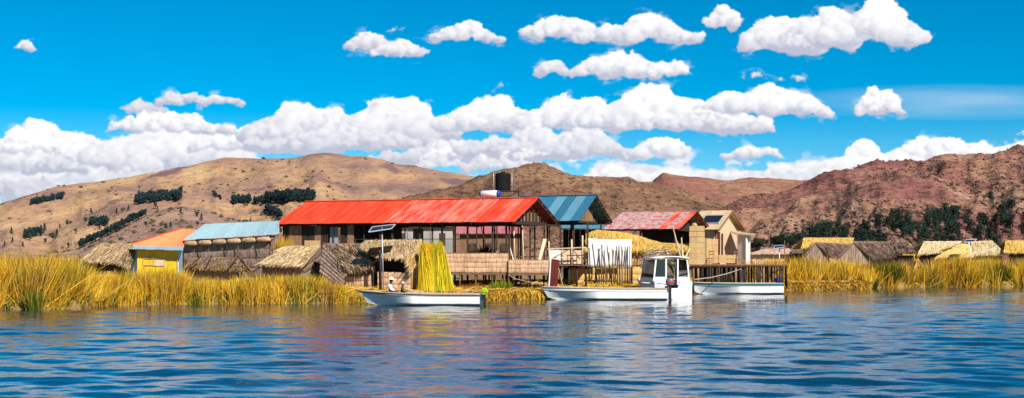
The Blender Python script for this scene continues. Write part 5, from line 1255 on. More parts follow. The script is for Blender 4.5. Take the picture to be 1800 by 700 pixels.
far_hut('thatched_hut', 'larger dark gabled thatch hut in the right reeds', [(1512, 449), (1612, 444), (1594, 425), (1500, 424)], 136, .12, thatch_grey, DK, 1500, 201, dark_in, (1530, 1606), 449)
def gable_mats(label_t, L, A, R_, Y): pass
def dark_gable(label, apex, left, right, Y, ridge_r, eave_r, seed):
    t = thing('thatched_hut', label, 'hut', (PX(apex[0], Y + 2), Y + 2, .6))
    a = v(*apex, Y + .3); l = v(*left, Y); r = v(*right, Y); rr = v(*ridge_r, Y + 3.5); er = v(*eave_r, Y + 2)
    thatch_roof(t, r, er, rr, a, .12, thatch_grey, DK, 900, seed)
    thatch_roof(t, Vector((rr.x - 2, rr.y + 1.5, l.z)), l, a, rr, .10, thatch_grey, DK, 300, seed + 1)
    b = MB(); n = 9
    for i in range(n):                                    # upright reed bundles of the gable
        u0, u1 = i / n, (i + 1) / n - .008; x0, x1 = lerp(l.x, r.x, u0), lerp(l.x, r.x, u1); um = (u0 + u1) / 2
        ap = (a.x - l.x) / (r.x - l.x); h0 = lerp(l.z, a.z, u0 / ap) if u0 < ap else lerp(a.z, r.z, (u0 - ap) / (1 - ap)); h1 = lerp(l.z, a.z, u1 / ap) if u1 < ap else lerp(a.z, r.z, (u1 - ap) / (1 - ap))
        MB().slab(Vector((x0, Y + .35, .5)), Vector((x1, Y + .35, .5)), Vector((x1, Y + .35, h1 - .06)), Vector((x0, Y + .35, h0 - .06)), .08).build('reed_panel', mat_grey, t)
dark_gable('smaller dark gabled thatch hut beside the yellow block roof', (1432, 426), (1415, 448), (1460, 452), 133, (1496, 429), (1502, 446), 211)
dark_gable('dark thatch gable with upright reeds in the middle of the right huts', (1500, 425), (1474, 450), (1530, 452), 131, (1560, 426), (1568, 447), 213)
far_hut('yellow_hut', 'flat-topped yellow reed hut behind the dark gables', [(1408, 436), (1498, 434), (1501, 418), (1413, 418)], 142, .12, thatch_gold, YP, 600, 203, mat_gold, (1412, 1496), 436, 2.2)
far_hut('yellow_hut', 'bright yellow hut end showing right of the dark thatch', [(1590, 456), (1616, 458), (1600, 428), (1576, 424)], 140, .12, thatch_gold, [(0.76,0.58,0.05),(0.68,0.5,0.04)], 350, 205, mat_gold, (1594, 1612), 456, 2.5)
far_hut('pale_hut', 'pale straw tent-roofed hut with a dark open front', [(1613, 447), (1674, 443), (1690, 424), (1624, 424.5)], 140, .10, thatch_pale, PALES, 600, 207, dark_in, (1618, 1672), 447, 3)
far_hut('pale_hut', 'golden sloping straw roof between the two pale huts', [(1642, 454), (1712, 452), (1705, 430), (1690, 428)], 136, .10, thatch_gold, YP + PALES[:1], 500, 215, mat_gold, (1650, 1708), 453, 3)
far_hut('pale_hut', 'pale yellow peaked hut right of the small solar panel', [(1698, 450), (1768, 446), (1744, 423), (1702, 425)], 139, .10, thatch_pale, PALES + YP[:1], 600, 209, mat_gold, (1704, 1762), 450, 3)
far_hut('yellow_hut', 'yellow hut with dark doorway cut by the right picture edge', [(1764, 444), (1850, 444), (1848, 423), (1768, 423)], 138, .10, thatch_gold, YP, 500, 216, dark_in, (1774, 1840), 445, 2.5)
far_hut('pink_shed', 'low pinkish straw roof behind the reeds near the white annex', [(1318, 446), (1392, 446), (1388, 437), (1345, 438)], 146, .10, M('pinkish_thatch', (0.60, 0.42, 0.33), (0.48, 0.32, 0.25), .9, 3), [(0.62,0.45,0.36),(0.5,0.35,0.28)], 300, 217, plaster, (1322, 1388), 446, 2)
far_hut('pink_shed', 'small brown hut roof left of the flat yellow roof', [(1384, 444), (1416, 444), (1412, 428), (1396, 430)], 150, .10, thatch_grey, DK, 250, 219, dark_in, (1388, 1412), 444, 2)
panel('small blue solar panel raised between the pale huts', v(1694, 426, 134), v(1712, 425, 134), v(1717, 420.5, 135), v(1699, 421, 135), Vector((PX(1706, 134.5), 134.5, .6)), v(1706, 425, 134.5), .05, steel)
panel('small dark solar panel on a pole behind the reeds near the deck', v(1360, 437, 140), v(1378, 435, 140), v(1377, 431, 141), v(1362, 432, 141), Vector((PX(1370, 140.5), 140.5, .6)), v(1370, 435, 140.5), .05, steel)
tag(MB().tube([(PX(1379, 138), 138, .6), P(1379, 423, 138)], [.06, .04], 7).build('thin_mast', wood_mid), 'thin upright mast above the reeds right of the deck', 'mast')
# ================================================================== BOATS
def hull_pts(stern, bow, beam, F, bowrise=.30, full=.5, rake=(.45, 1.0), tr=.9, sh=.17):
    """returns function station -> (gunwale, strake, chine, keel) offsets, in world"""
    stern, bow = Vector(stern), Vector(bow); d = (bow - stern); L = d.length; d.normalize(); sdv = Vector((-d.y, d.x, 0))
    def st(s):
        k = max(0, (s - full) / (1 - full)); b = beam / 2 * (1 - k ** 2.1) * lerp(tr, 1, min(1, s / .35)); b = max(b, .015)
        zg = F * (1 + bowrise * max(0, s - .25) ** 1.8 * 1.6); zc = lerp(.10, .16, k ** 2); zk = lerp(-.14, .02, k ** 3)
        return [(s * L, b, zg), (s * (L - rake[0] * .35), b * .97, zg - sh), (s * (L - rake[0]), b * lerp(.95, .06, k ** .55), zc), (s * (L - rake[1]), 0.0, zk)]
    def w(x, y, z): q = stern + d * x + sdv * y; return Vector((q.x, q.y, z))
    return st, w, L, d, sdv
def boat(name, label, stern, bow, beam, F, strake_m, hull_m, seats=(.2, .45, .68), tr=.9, **kw):
    st, w, L, d, sdv = hull_pts(stern, bow, beam, F, tr=tr, **kw); N = 26
    t = thing(name, label, 'boat', Vector(((stern[0] + bow[0]) / 2, (stern[1] + bow[1]) / 2, -.05)))
    hull, strake, inner, rail = MB(), MB(), MB(), MB()
    S = [st(i / N) for i in range(N + 1)]
    for side in (1, -1):
        for (mb, r0, r1) in ((strake, 0, 1), (hull, 1, 2), (hull, 2, 3)):
            vs = []; off = .004 if mb is strake else 0
            for q in S:
                for r in (r0, r1): x, y, z = q[r]; vs.append(w(x, side * (y + off), z))
            mb.add(vs, [(2 * i, 2 * i + 2, 2 * i + 3, 2 * i + 1) if side < 0 else (2 * i, 2 * i + 1, 2 * i + 3, 2 * i + 2) for i in range(N)])
        vs = []
        for q in S:
            x, y, z = q[0]; x2, y2, z2 = q[2]
            vs += [w(min(x, L - .1), side * max(y - .05, .005), z - .01), w(min(x2, L - .5), side * max(y2 - .05, .004), z2 + .08), w(min(x2, L - .6), 0, z2 + .06)]
        inner.add(vs, [q for i in range(N) for q in ((3*i, 3*i+3, 3*i+4, 3*i+1), (3*i+1, 3*i+4, 3*i+5, 3*i+2))])
        rail.tube([w(q[0][0], side * q[0][1], q[0][2] + .015) for q in S], .045, 6)
    q = S[0]                                                        # transom
    tv = [w(0, q[0][1], q[0][2]), w(0, q[2][1], q[2][2]), w(0, 0, q[3][2]), w(0, -q[2][1], q[2][2]), w(0, -q[0][1], q[0][2])]
    trm = MB(); trm.add(tv + [p + d * .05 for p in tv], [(0, 1, 2, 3, 4), (9, 8, 7, 6, 5), (0, 4, 9, 5)])
    hull.build('hull', hull_m, t, True); strake.build('sheer_strake', strake_m, t, True); inner.build('inner_shell', M('worn_boat_inside', (.45, .47, .45), (.30, .30, .28), .7, 3), t)
    rail.build('gunwale', tan_rail, t, True); trm.build('transom', teal_paint, t)
    wl, rr = MB(), MB()
    for side in (1, -1):
        ring = []
        for q_ in S:
            (x1_, y1_, z1_), (x2_, y2_, z2_) = q_[1], q_[2]
            if z2_ > .15: break
            f0, f1 = (z1_ - .14) / (z1_ - z2_), (z1_ - z2_ - .004) / (z1_ - z2_)
            ring += [w(lerp(x1_, x2_, f0), side * (lerp(y1_, y2_, f0) + .004), lerp(z1_, z2_, f0)), w(lerp(x1_, x2_, f1), side * (lerp(y1_, y2_, f1) + .004), lerp(z1_, z2_, f1))]
        m_ = len(ring) // 2; wl.add(ring, [(2 * i, 2 * i + 2, 2 * i + 3, 2 * i + 1) if side < 0 else (2 * i, 2 * i + 1, 2 * i + 3, 2 * i + 2) for i in range(m_ - 1)])
        rr.tube([w(q_[1][0], side * (q_[1][1] + .012), q_[1][2]) for q_ in S], .014, 5)
    wl.build('waterline_stain', M('waterline_algae', (.60, .60, .54), (.30, .31, .24), .7, 3, (1, 1, 3), contrast=(.35, .7)), t, True); rr.build('rub_rail', M('worn_rub_rail', (.36, .38, .38), (.46, .42, .36), .7, 5), t, True)
    for s in seats:
        x, y, z = st(s)[0]; y = lerp(y, st(s)[2][1], .24 / (z - st(s)[2][2])); MB().obox(w(x - .14, -(y - .07), z - .24), d * .28, sdv * (2 * (y - .07)), Vector((0, 0, .04))).build('thwart', wood_mid, t)
    x, y, z = st(.93)[0]; MB().add([w(st(.82)[0][0], st(.82)[0][1] - .04, st(.82)[0][2] - .02), w(st(.82)[0][0], -st(.82)[0][1] + .04, st(.82)[0][2] - .02), w(L - .06, 0, st(1)[0][2] - .02)], [(0, 1, 2)]).build('foredeck', hull_m, t)
    return t, st, w, L, d, sdv
def outboard(parent, w, d, sdv, z, cowl_m, tilt=0.0, s=1.0, bands=None, off=0.0):
    m = MB(); p = lambda x, y, zz: w(x * s, y * s + off, z + zz * s)
    o = m.obox(p(-.12, -.12, -.28), d * .16 * s, sdv * .24 * s, Vector((0, 0, .34 * s))).build('outboard_motor', black_plastic, parent)
    cw = MB(); prof = [(0, .13, .12), (.06, .20, .155), (.16, .22, .165), (.30, .215, .16), (.38, .17, .13), (.42, .08, .07)]; vs = []; n = 12
    for zz, rx, ry in prof:
        for j in range(n): a = 2 * math.pi * j / n; ca, sa = math.cos(a), math.sin(a); vs.append(p(-.22 + rx * math.copysign(abs(ca) ** .7, ca), ry * math.copysign(abs(sa) ** .7, sa), .06 + zz))
    k = len(prof); cw.add(vs, [(i * n + j, i * n + (j + 1) % n, (i + 1) * n + (j + 1) % n, (i + 1) * n + j) for i in range(k - 1) for j in range(n)] + [tuple(range(n))[::-1], tuple(range((k - 1) * n, k * n))])
    if cowl_m is lime_plastic: cw.v = [q + Vector((random.uniform(-.03, .03), random.uniform(-.03, .03), random.uniform(-.03, .03))) for q in cw.v]
    cw.build('cowl', cowl_m, o, cowl_m is not lime_plastic)
    if bands:
        b = MB()
        for j in (2,):
            vs = []
            for zz in (.13, .24):
                for jj in range(n): a = 2 * math.pi * jj / n; ca, sa = math.cos(a), math.sin(a); vs.append(p(-.22 + .226 * math.copysign(abs(ca) ** .7, ca), .170 * math.copysign(abs(sa) ** .7, sa), .06 + zz))
            b.add(vs, [(jj, (jj + 1) % n, n + (jj + 1) % n, n + jj) for jj in range(n)])
        b.build('cowl_band', bands, o, True)
    lg = MB(); lg.obox(p(-.30, -.06, -.62), d * .16 * s, sdv * .12 * s, Vector((0, 0, .70 * s))); lg.obox(p(-.36, -.11, -.66), d * .3 * s, sdv * .22 * s, Vector((0, 0, .03 * s)))
    lg.tube([p(-.42, 0, -.86), p(-.34, 0, -.86), p(-.12, 0, -.86), p(-.06, 0, -.86)], [.02, .055, .055, .02], 8); lg.obox(p(-.30, -.02, -1.02), d * .12 * s, sdv * .04 * s, Vector((0, 0, .40 * s)))
    lg.build('leg', black_plastic, o)
    pr = MB()
    for a in (0, 2.09, 4.19): c = p(-.44, 0, -.86); e = sdv * math.cos(a) + Vector((0, 0, math.sin(a))); f = e.cross(d); pr.slab(c + f * .02 - e * 0, c + f * .08 + e * .12 * s - d * .03, c - f * .06 + e * .13 * s + d * .03, c - f * .03 + e * .01, .01)
    pr.build('propeller', steel, o)
    MB().tube([p(-.05, 0, .12), p(.25, 0, .18), p(.48, 0, .17)], [.025, .022, .03], 7).build('tiller', black_plastic, o, True)
    return o
B1, s1, w1, L1, d1, sd1 = boat('open_motorboat', 'long white open boat with two seated people and a lime motor cover', (PX(846, 76.3), 76.3, 0), (PX(630, 76.9), 76.9, 0), 1.6, .60, teal_paint, white_paint, bowrise=.30, sh=.09, full=.6)
outboard(B1, w1, d1, sd1, .56, lime_plastic, s=.8)
B2, s2, w2, L2, d2, sd2 = boat('open_motorboat', 'white open boat with shaded flared bow and a black red-banded outboard', (PX(1171, 86.2), 86.2, 0), (PX(950, 86.4), 86.4, 0), 1.5, .68, white_paint, white_paint, bowrise=.16, full=.6, seats=(.25, .5, .72))  # hull is all white; the bow flare is shaped to put it in shade
outboard(B2, w2, d2, sd2, .78, M('grey_cowl', (.10, .11, .12), (.14, .15, .16), .35, 3, spec=.5), s=1.15, bands=M('red_band', (.55, .03, .03), (.5, .02, .02), .4, 3), off=-.35)
B3, s3, w3, L3, d3, sd3 = boat('open_motorboat', 'white open boat with a teal top band moored beside the cabin boat', (PX(1371, 100.2), 100.2, 0), (PX(1212, 98.8), 98.8, 0), 1.6, .74, teal_paint, white_paint, bowrise=.12, seats=(.3, .6), full=.5)

def cabin_boat():
    Ys, Yb = 88.6, 94.2; xs = PX(1181, Ys); k = Ys / FPX
    t = thing('cabin_boat', 'white cabin boat seen from its stern with dark windows and open back', 'boat', (xs, (Ys + Yb) / 2, -.05))
    st, w, L, d, sdv = hull_pts((xs + .1, Ys, 0), (xs - 1.2, Yb, 0), 2.45, .95, bowrise=.4, tr=.98)
    N = 20; S = [st(i / N) for i in range(N + 1)]; h = MB()
    for side in (1, -1):
        for r0, r1 in ((0, 1), (1, 2), (2, 3)):
            vs = []
            for q in S:
                for r in (r0, r1): x, y, z = q[r]; vs.append(w(x, side * y, z))
            h.add(vs, [(2 * i, 2 * i + 2, 2 * i + 3, 2 * i + 1) if side < 0 else (2 * i, 2 * i + 1, 2 * i + 3, 2 * i + 2) for i in range(N)])
    h.build('hull', white_paint, t, True)
    W = 1.22; tz = 1.06
    tr = MB(); q = S[0]                                      # transom with a cut-out for the cockpit
    prof = [(-W, .0), (-W, tz), (-.42, tz), (-.30, .66), (.30, .66), (.42, tz), (W, tz), (W, .0), (W * .8, -.12), (-W * .8, -.12)]
    vs = [w(0, y, z) for y, z in prof] + [w(.08, y, z) for y, z in prof]; n = len(prof)
    tr.add(vs, [tuple(range(n)), tuple(range(n, 2 * n))[::-1]] + [(i, (i + 1) % n, n + (i + 1) % n, n + i) for i in range(n)])
    tr.build('transom', white_paint, t)
    slab_part(t, 'cockpit_floor', w(.1, 1.05, .35), w(.1, -1.05, .35), w(3.4, -1.0, .35), w(3.4, 1.0, .35), .05, M('worn_boat_inside', (.45, .47, .45)))
    rail = MB()
    for side in (1, -1): rail.tube([w(q[0][0], side * q[0][1], max(q[0][2], tz) + .02) for q in S], .04, 6)
    rail.build('gunwale', white_paint, t, True)
    # cabin: pillars, roof, side coamings, windscreen
    rt = PZ(455, Ys + .5); x0, x1 = .35, 2.9; low, up = 1.18, 1.02
    for x in (x0, x1):
        for side in (1, -1): MB().bar(w(x, side * low, tz - .05), w(x + (.0 if x == x0 else -.25), side * up, rt), .09).build('pillar', white_paint, t)
    for y in (.36, -.42): MB().bar(w(x0 + .02, y, .66), w(x0 + .02, y, rt), .09).build('pillar', white_paint, t)
    rf = MB(); n = 8; vs = []
    for i in range(n + 1):
        y = lerp(-up - .1, up + .1, i / n); z = rt + .10 * (1 - (2 * i / n - 1) ** 2)
        vs += [w(x0 - .15, y, z), w(x1 - .1, y, z), w(x0 - .15, y, z + .06), w(x1 - .1, y, z + .06)]
    fs = []
    for i in range(n): a, b = 4 * i, 4 * i + 4; fs += [(a, a + 1, b + 1, b), (a + 2, b + 2, b + 3, a + 3), (a, b, b + 2, a + 2), (a + 1, a + 3, b + 3, b + 1)]
    fs += [(0, 2, 3, 1), (4 * n, 4 * n + 1, 4 * n + 3, 4 * n + 2)]; rf.add(vs, fs).build('cabin_roof', white_paint, t, True)
    tint = M('tinted_window', (.008, .012, .014), (.012, .016, .018), .08, 3, spec=.6)
    for side in (1, -1):
        s_ = slab_part(t, 'side_window', w(x0 + .08, side * low, tz + .25), w(x1 - .1, side * low, tz + .25), w(x1 - .3, side * up, rt - .05), w(x0 + .08, side * up, rt - .05), .02, tint if side > 0 else GLASS)
        slab_part(t, 'coaming', w(x0, side * (low + .01), tz - .06), w(x1, side * (low + .01), tz - .06), w(x1, side * (low - .01), tz + .24), w(x0, side * (low - .01), tz + .24), .05, white_paint)
    MB().bar(w(x1 - .12, -low + .1, tz + .25), w(x1 - .12, low - .1, tz + .25), .08).build('windscreen_rail', white_paint, t)
    slab_part(t, 'windscreen', w(x1 - .1, -low + .08, tz + .28), w(x1 - .1, low - .08, tz + .28), w(x1 - .24, up - .05, rt - .04), w(x1 - .24, -up + .05, rt - .04), .015, GLASS)
    slab_part(t, 'rear_panel', w(x0 - .02, low - .03, tz + .002), w(x0 - .02, .40, tz + .002), w(x0 - .02, .40, tz + .30), w(x0 - .02, low - .05, tz + .30), .03, white_paint)
    slab_part(t, 'rear_panel', w(x0 - .02, -.46, tz + .002), w(x0 - .02, -low + .03, tz + .002), w(x0 - .02, -low + .05, tz + .30), w(x0 - .02, -.46, tz + .30), .03, white_paint)
    slab_part(t, 'rear_window', w(x0, low - .06, tz + .31), w(x0, .42, tz + .31), w(x0, .42, rt - .04), w(x0, up - .04, rt - .04), .012, tint)
    MB().tube([w(x0 + .9, .25 + .2 * math.cos(a), 1.2 + .2 * math.sin(a)) for a in [6.283 * i / 14 for i in range(15)]], .02, 6).build('steering_wheel', black_plastic, t, True)
    MB().obox(w(x0 + 1.0, -.9, .4), d * .5, sdv * 1.8, Vector((0, 0, .75))).build('console', black_plastic, t)
    for y in (-.6, .55): c = w(x0 + .5, y, .4); MB().obox(c - sdv * .25, d * .4, sdv * .5, Vector((0, 0, .42))).build('seat', dark_cloth, t)
    fx = w(.5, -W - .18, 0); MB().tube([Vector((fx.x, fx.y, .25)), Vector((fx.x, fx.y, .32)), Vector((fx.x, fx.y, 1.0)), Vector((fx.x, fx.y, 1.08))], [.06, .15, .15, .06], 10).build('fender', black_plastic, t, True)
cabin_boat()
def drum():
    Y = float(shoreY(1369)) + .5; c = Vector((PX(1369, Y), Y, float(ground_z(.5)))); r, h = .34, .52
    t = thing('plastic_drum', 'blue plastic drum on the straw at the stern of the right boat', 'drum', c)
    MB().lathe([(r * .9, 0), (r, .04), (r, .16), (r * 1.05, .18), (r, .2), (r, .34), (r * 1.05, .36), (r, .38), (r, h - .04), (r * .9, h)], c, 18).build('body', blue_plastic, t, True)
    MB().lathe([(r * .84, 0), (r * .84, .03), (.05, .04)], c + Vector((0, 0, h - .004)), 18).build('lid', blue_plastic, t, True)
drum()
# mooring rope from the cabin boat to the deck
tag(MB().tube([P(1221, 491.5, 95), P(1250, 488, 97), P(1275, 482, 99), P(1303, 473, 101.2)], .03, 6).build('mooring_rope', rope_mat, smooth=True), 'pale mooring rope rising from the cabin boat to the deck', 'rope')
tag(MB().tube([P(958, 499, 88), P(930, 496, 88.2), P(905, 490, 88.3), P(893, 483, 88.4)], .02, 6).build('mooring_rope', rope_mat, smooth=True), 'pale mooring line from the middle boat bow to the railing', 'rope')
fl = MB(); Yf = 78.6; c = Vector((PX(430, Yf), Yf, 0)); fl.obox(c + Vector((-.22, 0, -.03)), Vector((.42, .05, 0)), Vector((-.05, .25, 0)), Vector((0, 0, .10))); fl.obox(c + Vector((-.05, .02, .071)), Vector((.2, .02, 0)), Vector((-.03, .16, 0)), Vector((0, 0, .05)))
tag(fl.build('floating_litter', white_paint), 'small white foam scrap floating at the reed edge', 'litter')

# ================================================================== PEOPLE
def skinned(name, pts, edges, mat, parent, sub=1):
    o = ORIGIN[parent.name]; me = bpy.data.meshes.new(name); me.from_pydata([tuple(Vector(p[:3]) - o) for p in pts], edges, [])
    ob = link_mesh(name, me, mat, parent); md = ob.modifiers.new('skin', 'SKIN'); md.use_smooth_shade = True
    for i, sv in enumerate(me.skin_vertices[0].data): sv.radius = (pts[i][3], pts[i][4] if len(pts[i]) > 4 else pts[i][3]); sv.use_root = (i == 0)
    sb = ob.modifiers.new('sub', 'SUBSURF'); sb.levels = sub; sb.render_levels = sub + 1
    return ob
def person(label, seat, face, s, shirt_m, leg_m, hat_m, hat):
    seat = Vector(seat); ca, sa = math.cos(face), math.sin(face)
    t = thing('person', label, 'person', seat - Vector((0, 0, .02)))
    q = lambda x, y, z, *r: (*(seat + Vector((x * ca - y * sa, x * sa + y * ca, z)) * 1.0 if False else seat + Vector(((x * ca - y * sa) * s, (x * sa + y * ca) * s, z * s))), *(k * s for k in r))
    # x = right, y = forward; seated, hands on the knees
    pts = [q(0, 0, .10, .15, .12), q(0, .01, .32, .13, .10), q(0, .02, .50, .15, .10), q(0, .03, .60, .055), q(0, .05, .68, .075), q(0, .065, .76, .095, .10), q(0, .06, .84, .085)]
    ed = [(0, 1), (1, 2), (2, 3), (3, 4), (4, 5), (5, 6)]
    for sx in (-1, 1):
        b = len(pts)
        pts += [q(sx * .19, .02, .52, .06), q(sx * .25, .06, .29, .048), q(sx * .17, .30, .20, .036), q(sx * .155, .37, .185, .032)]
        ed += [(2, b), (b, b + 1), (b + 1, b + 2), (b + 2, b + 3)]
        for j in range(5):                                     # fingers and thumb
            fb = len(pts); ox = (j - 1.5) * .02 if j < 4 else -sx * .045; ln = (.06, .075, .07, .055, .045)[j]
            pts += [q(sx * .155 + ox, .385 + (.0 if j < 4 else -.015), .185, .011), q(sx * .155 + ox, .385 + ln * .6, .178, .010), q(sx * .155 + ox, .385 + ln, .160, .008)]
            ed += [(b + 3, fb), (fb, fb + 1), (fb + 1, fb + 2)]
        b = len(pts)
        pts += [q(sx * .10, .08, .09, .095), q(sx * .15, .42, .09, .07), q(sx * .12, .62, -.14, .045), q(sx * .12, .72, -.17, .035)]
        ed += [(0, b), (b, b + 1), (b + 1, b + 2), (b + 2, b + 3)]
    skinned('body', pts, ed, skin_mat, t)
    sp = [q(0, 0, .12, .175, .145), q(0, .01, .32, .155, .125), q(0, .02, .50, .175, .125), q(0, .025, .565, .08)]; se = [(0, 1), (1, 2), (2, 3)]
    for sx in (-1, 1):
        b = len(sp); sp += [q(sx * .20, .02, .52, .08), q(sx * .255, .06, .29, .068), q(sx * .19, .25, .215, .055)]; se += [(2, b), (b, b + 1), (b + 1, b + 2)]
    skinned('shirt', sp, se, shirt_m, t)
    lp = [q(0, .0, .08, .17, .14)]; le = []
    for sx in (-1, 1):
        b = len(lp); lp += [q(sx * .10, .08, .09, .115), q(sx * .15, .43, .09, .09), q(sx * .125, .60, -.11, .065)]; le += [(0, b), (b, b + 1), (b + 1, b + 2)]
    skinned('trousers', lp, le, leg_m, t)
    P3 = lambda *a: Vector(q(*a)[:3])
    MB().ball(P3(0, .045, .80), (.102 * s, .105 * s, .10 * s), 12, 8).build('hair', hair_mat, t, True)
    f = MB(); f.ball(P3(0, .165, .745), (.016 * s, .02 * s, .022 * s), 6, 4); f.ball(P3(.1, .065, .755), (.015 * s, .025 * s, .03 * s), 6, 4); f.ball(P3(-.1, .065, .755), (.015 * s, .025 * s, .03 * s), 6, 4); f.build('nose_and_ears', skin_mat, t, True)
    e = MB(); e.ball(P3(.035, .15, .775), .012 * s, 6, 4); e.ball(P3(-.035, .15, .775), .012 * s, 6, 4); e.build('eyes', hair_mat, t, True)
    hz = P3(0, .06, .83)
    pr = [(.24, -.02), (.25, 0), (.13, .02), (.125, .09), (.10, .13), (.03, .145)] if hat else [(.118, -.03), (.12, .0), (.11, .06), (.07, .10), (.02, .11)]
    MB().lathe([(a * s, b * s) for a, b in pr], hz, 16).build('hat', hat_m, t, True)
white_shirt = M('white_shirt', (.78, .72, .72), (.68, .62, .63), .9, 4)
p1 = w1(s1(.74)[0][0], 0, 0); p2 = w1(s1(.64)[0][0], .1, 0)
zt = s1(.7)[0][2]
th = M('x_none', (0.3, 0.2, 0.1)) if False else None
person('seated person in a white shirt and wide white hat in the left boat', Vector((p1.x, p1.y, zt - .10)), -1.62, 1.0, white_shirt, dark_cloth, M('white_hat', (.80, .74, .70), (.72, .66, .62), .9, 4), True)
person('smaller seated person in dark clothes and a pale cap in the left boat', Vector((p2.x, p2.y, zt - .16)), -1.50, .82, dark_cloth, dark_cloth, M('pale_cap', (.70, .58, .55), (.6, .5, .47), .9, 4), False)
for s_ in (.74, .64):
    x, y, z = s1(s_)[0]; y = lerp(y, s1(s_)[2][1], .34 / (z - s1(s_)[2][2])); MB().obox(w1(x - .16, -(y - .08), z - (.16 if s_ > .7 else .20)), d1 * .3, sd1 * (2 * (y - .08)), Vector((0, 0, .04))).build('thwart', wood_mid, B1)

# ================================================================== TREES
tree_m = M('dark_conifer', (.010, .024, .020), (.040, .066, .034), .9, .9, rnd=.45, contrast=(.38, .68))
tree_far = M('far_grove_foliage', (.010, .030, .038), (.020, .048, .048), .9, .02, rnd=.3)
bark = M('tree_bark', (.09, .06, .045), (.14, .09, .07), .9, 2)
def crown_mesh(name, kind, seed, n=620):
    g = np.random.default_rng(seed); lumps = []
    for i in range(11 if kind == 'round' else 13):
        if kind == 'round': a = g.uniform(0, 6.28); r = g.uniform(0, .26); z = g.uniform(.35, .9); lumps.append((r * math.cos(a), r * math.sin(a), z, g.uniform(.12, .2)))
        else: z = .18 + .80 * i / 12; a = g.uniform(0, 6.28); r = .22 * (1.02 - z) * g.uniform(.3, 1.2); lumps.append((r * math.cos(a), r * math.sin(a), z, .04 + .20 * (1.05 - z) * g.uniform(.7, 1.2)))
    lumps = np.array(lumps); k = g.integers(0, len(lumps), n); dv = g.normal(0, 1, (n, 3)); dv /= np.linalg.norm(dv, axis=1, keepdims=True)
    c = lumps[k, :3] + dv * (lumps[k, 3] * g.uniform(.45, 1.08, n) ** .6)[:, None] * np.array([1, 1, .8])
    a = g.normal(0, 1, (n, 3)); a /= np.linalg.norm(a, axis=1, keepdims=True); b = np.cross(a, g.normal(0, 1, (n, 3))); b /= np.linalg.norm(b, axis=1, keepdims=True)
    sz = g.uniform(.022, .05, n)[:, None]
    V = np.stack([c - a * sz, c - b * sz * .6, c + a * sz, c + b * sz * .6], 1).reshape(-1, 3)
    F = np.arange(n * 4).reshape(-1, 4)
    core = []; me = bpy.data.meshes.new(name); me.from_pydata(V.tolist(), [], F.tolist()); me.materials.append(tree_m); return me
def trunk_mesh(name, seed):
    g = random.Random(seed); b = MB(); b.tube([(0, 0, -.04), (.006, 0, .3), (-.004, .004, .62), (0, 0, .86)], [.032, .024, .014, .004], 6)
    for i in range(5):
        z = .28 + i * .11; a = g.uniform(0, 6.28); b.tube([(0, 0, z), (.09 * math.cos(a), .09 * math.sin(a), z + .05), (.17 * math.cos(a), .17 * math.sin(a), z + .13)], [.010, .007, .003], 4)
    me = bpy.data.meshes.new(name); me.from_pydata([tuple(q) for q in b.v], [], b.f); me.materials.append(bark); return me
CM = [(crown_mesh('crown', 'round' if i % 2 else 'cone', 300 + i), trunk_mesh('trunk', 400 + i), i % 2) for i in range(6)]
def tree(label, base, h, wide, idx, group=None):
    t = thing('hillside_tree', label, 'tree', base, group); cm, tm, _ = CM[idx % 6]
    t.rotation_euler = (0, 0, random.uniform(0, 6.28)); t.scale = (h * wide, h * wide, h)
    for nm, me in (('crown', cm), ('trunk', tm)): o = bpy.data.objects.new(nm, me); COL.objects.link(o); o.parent = t
    return t
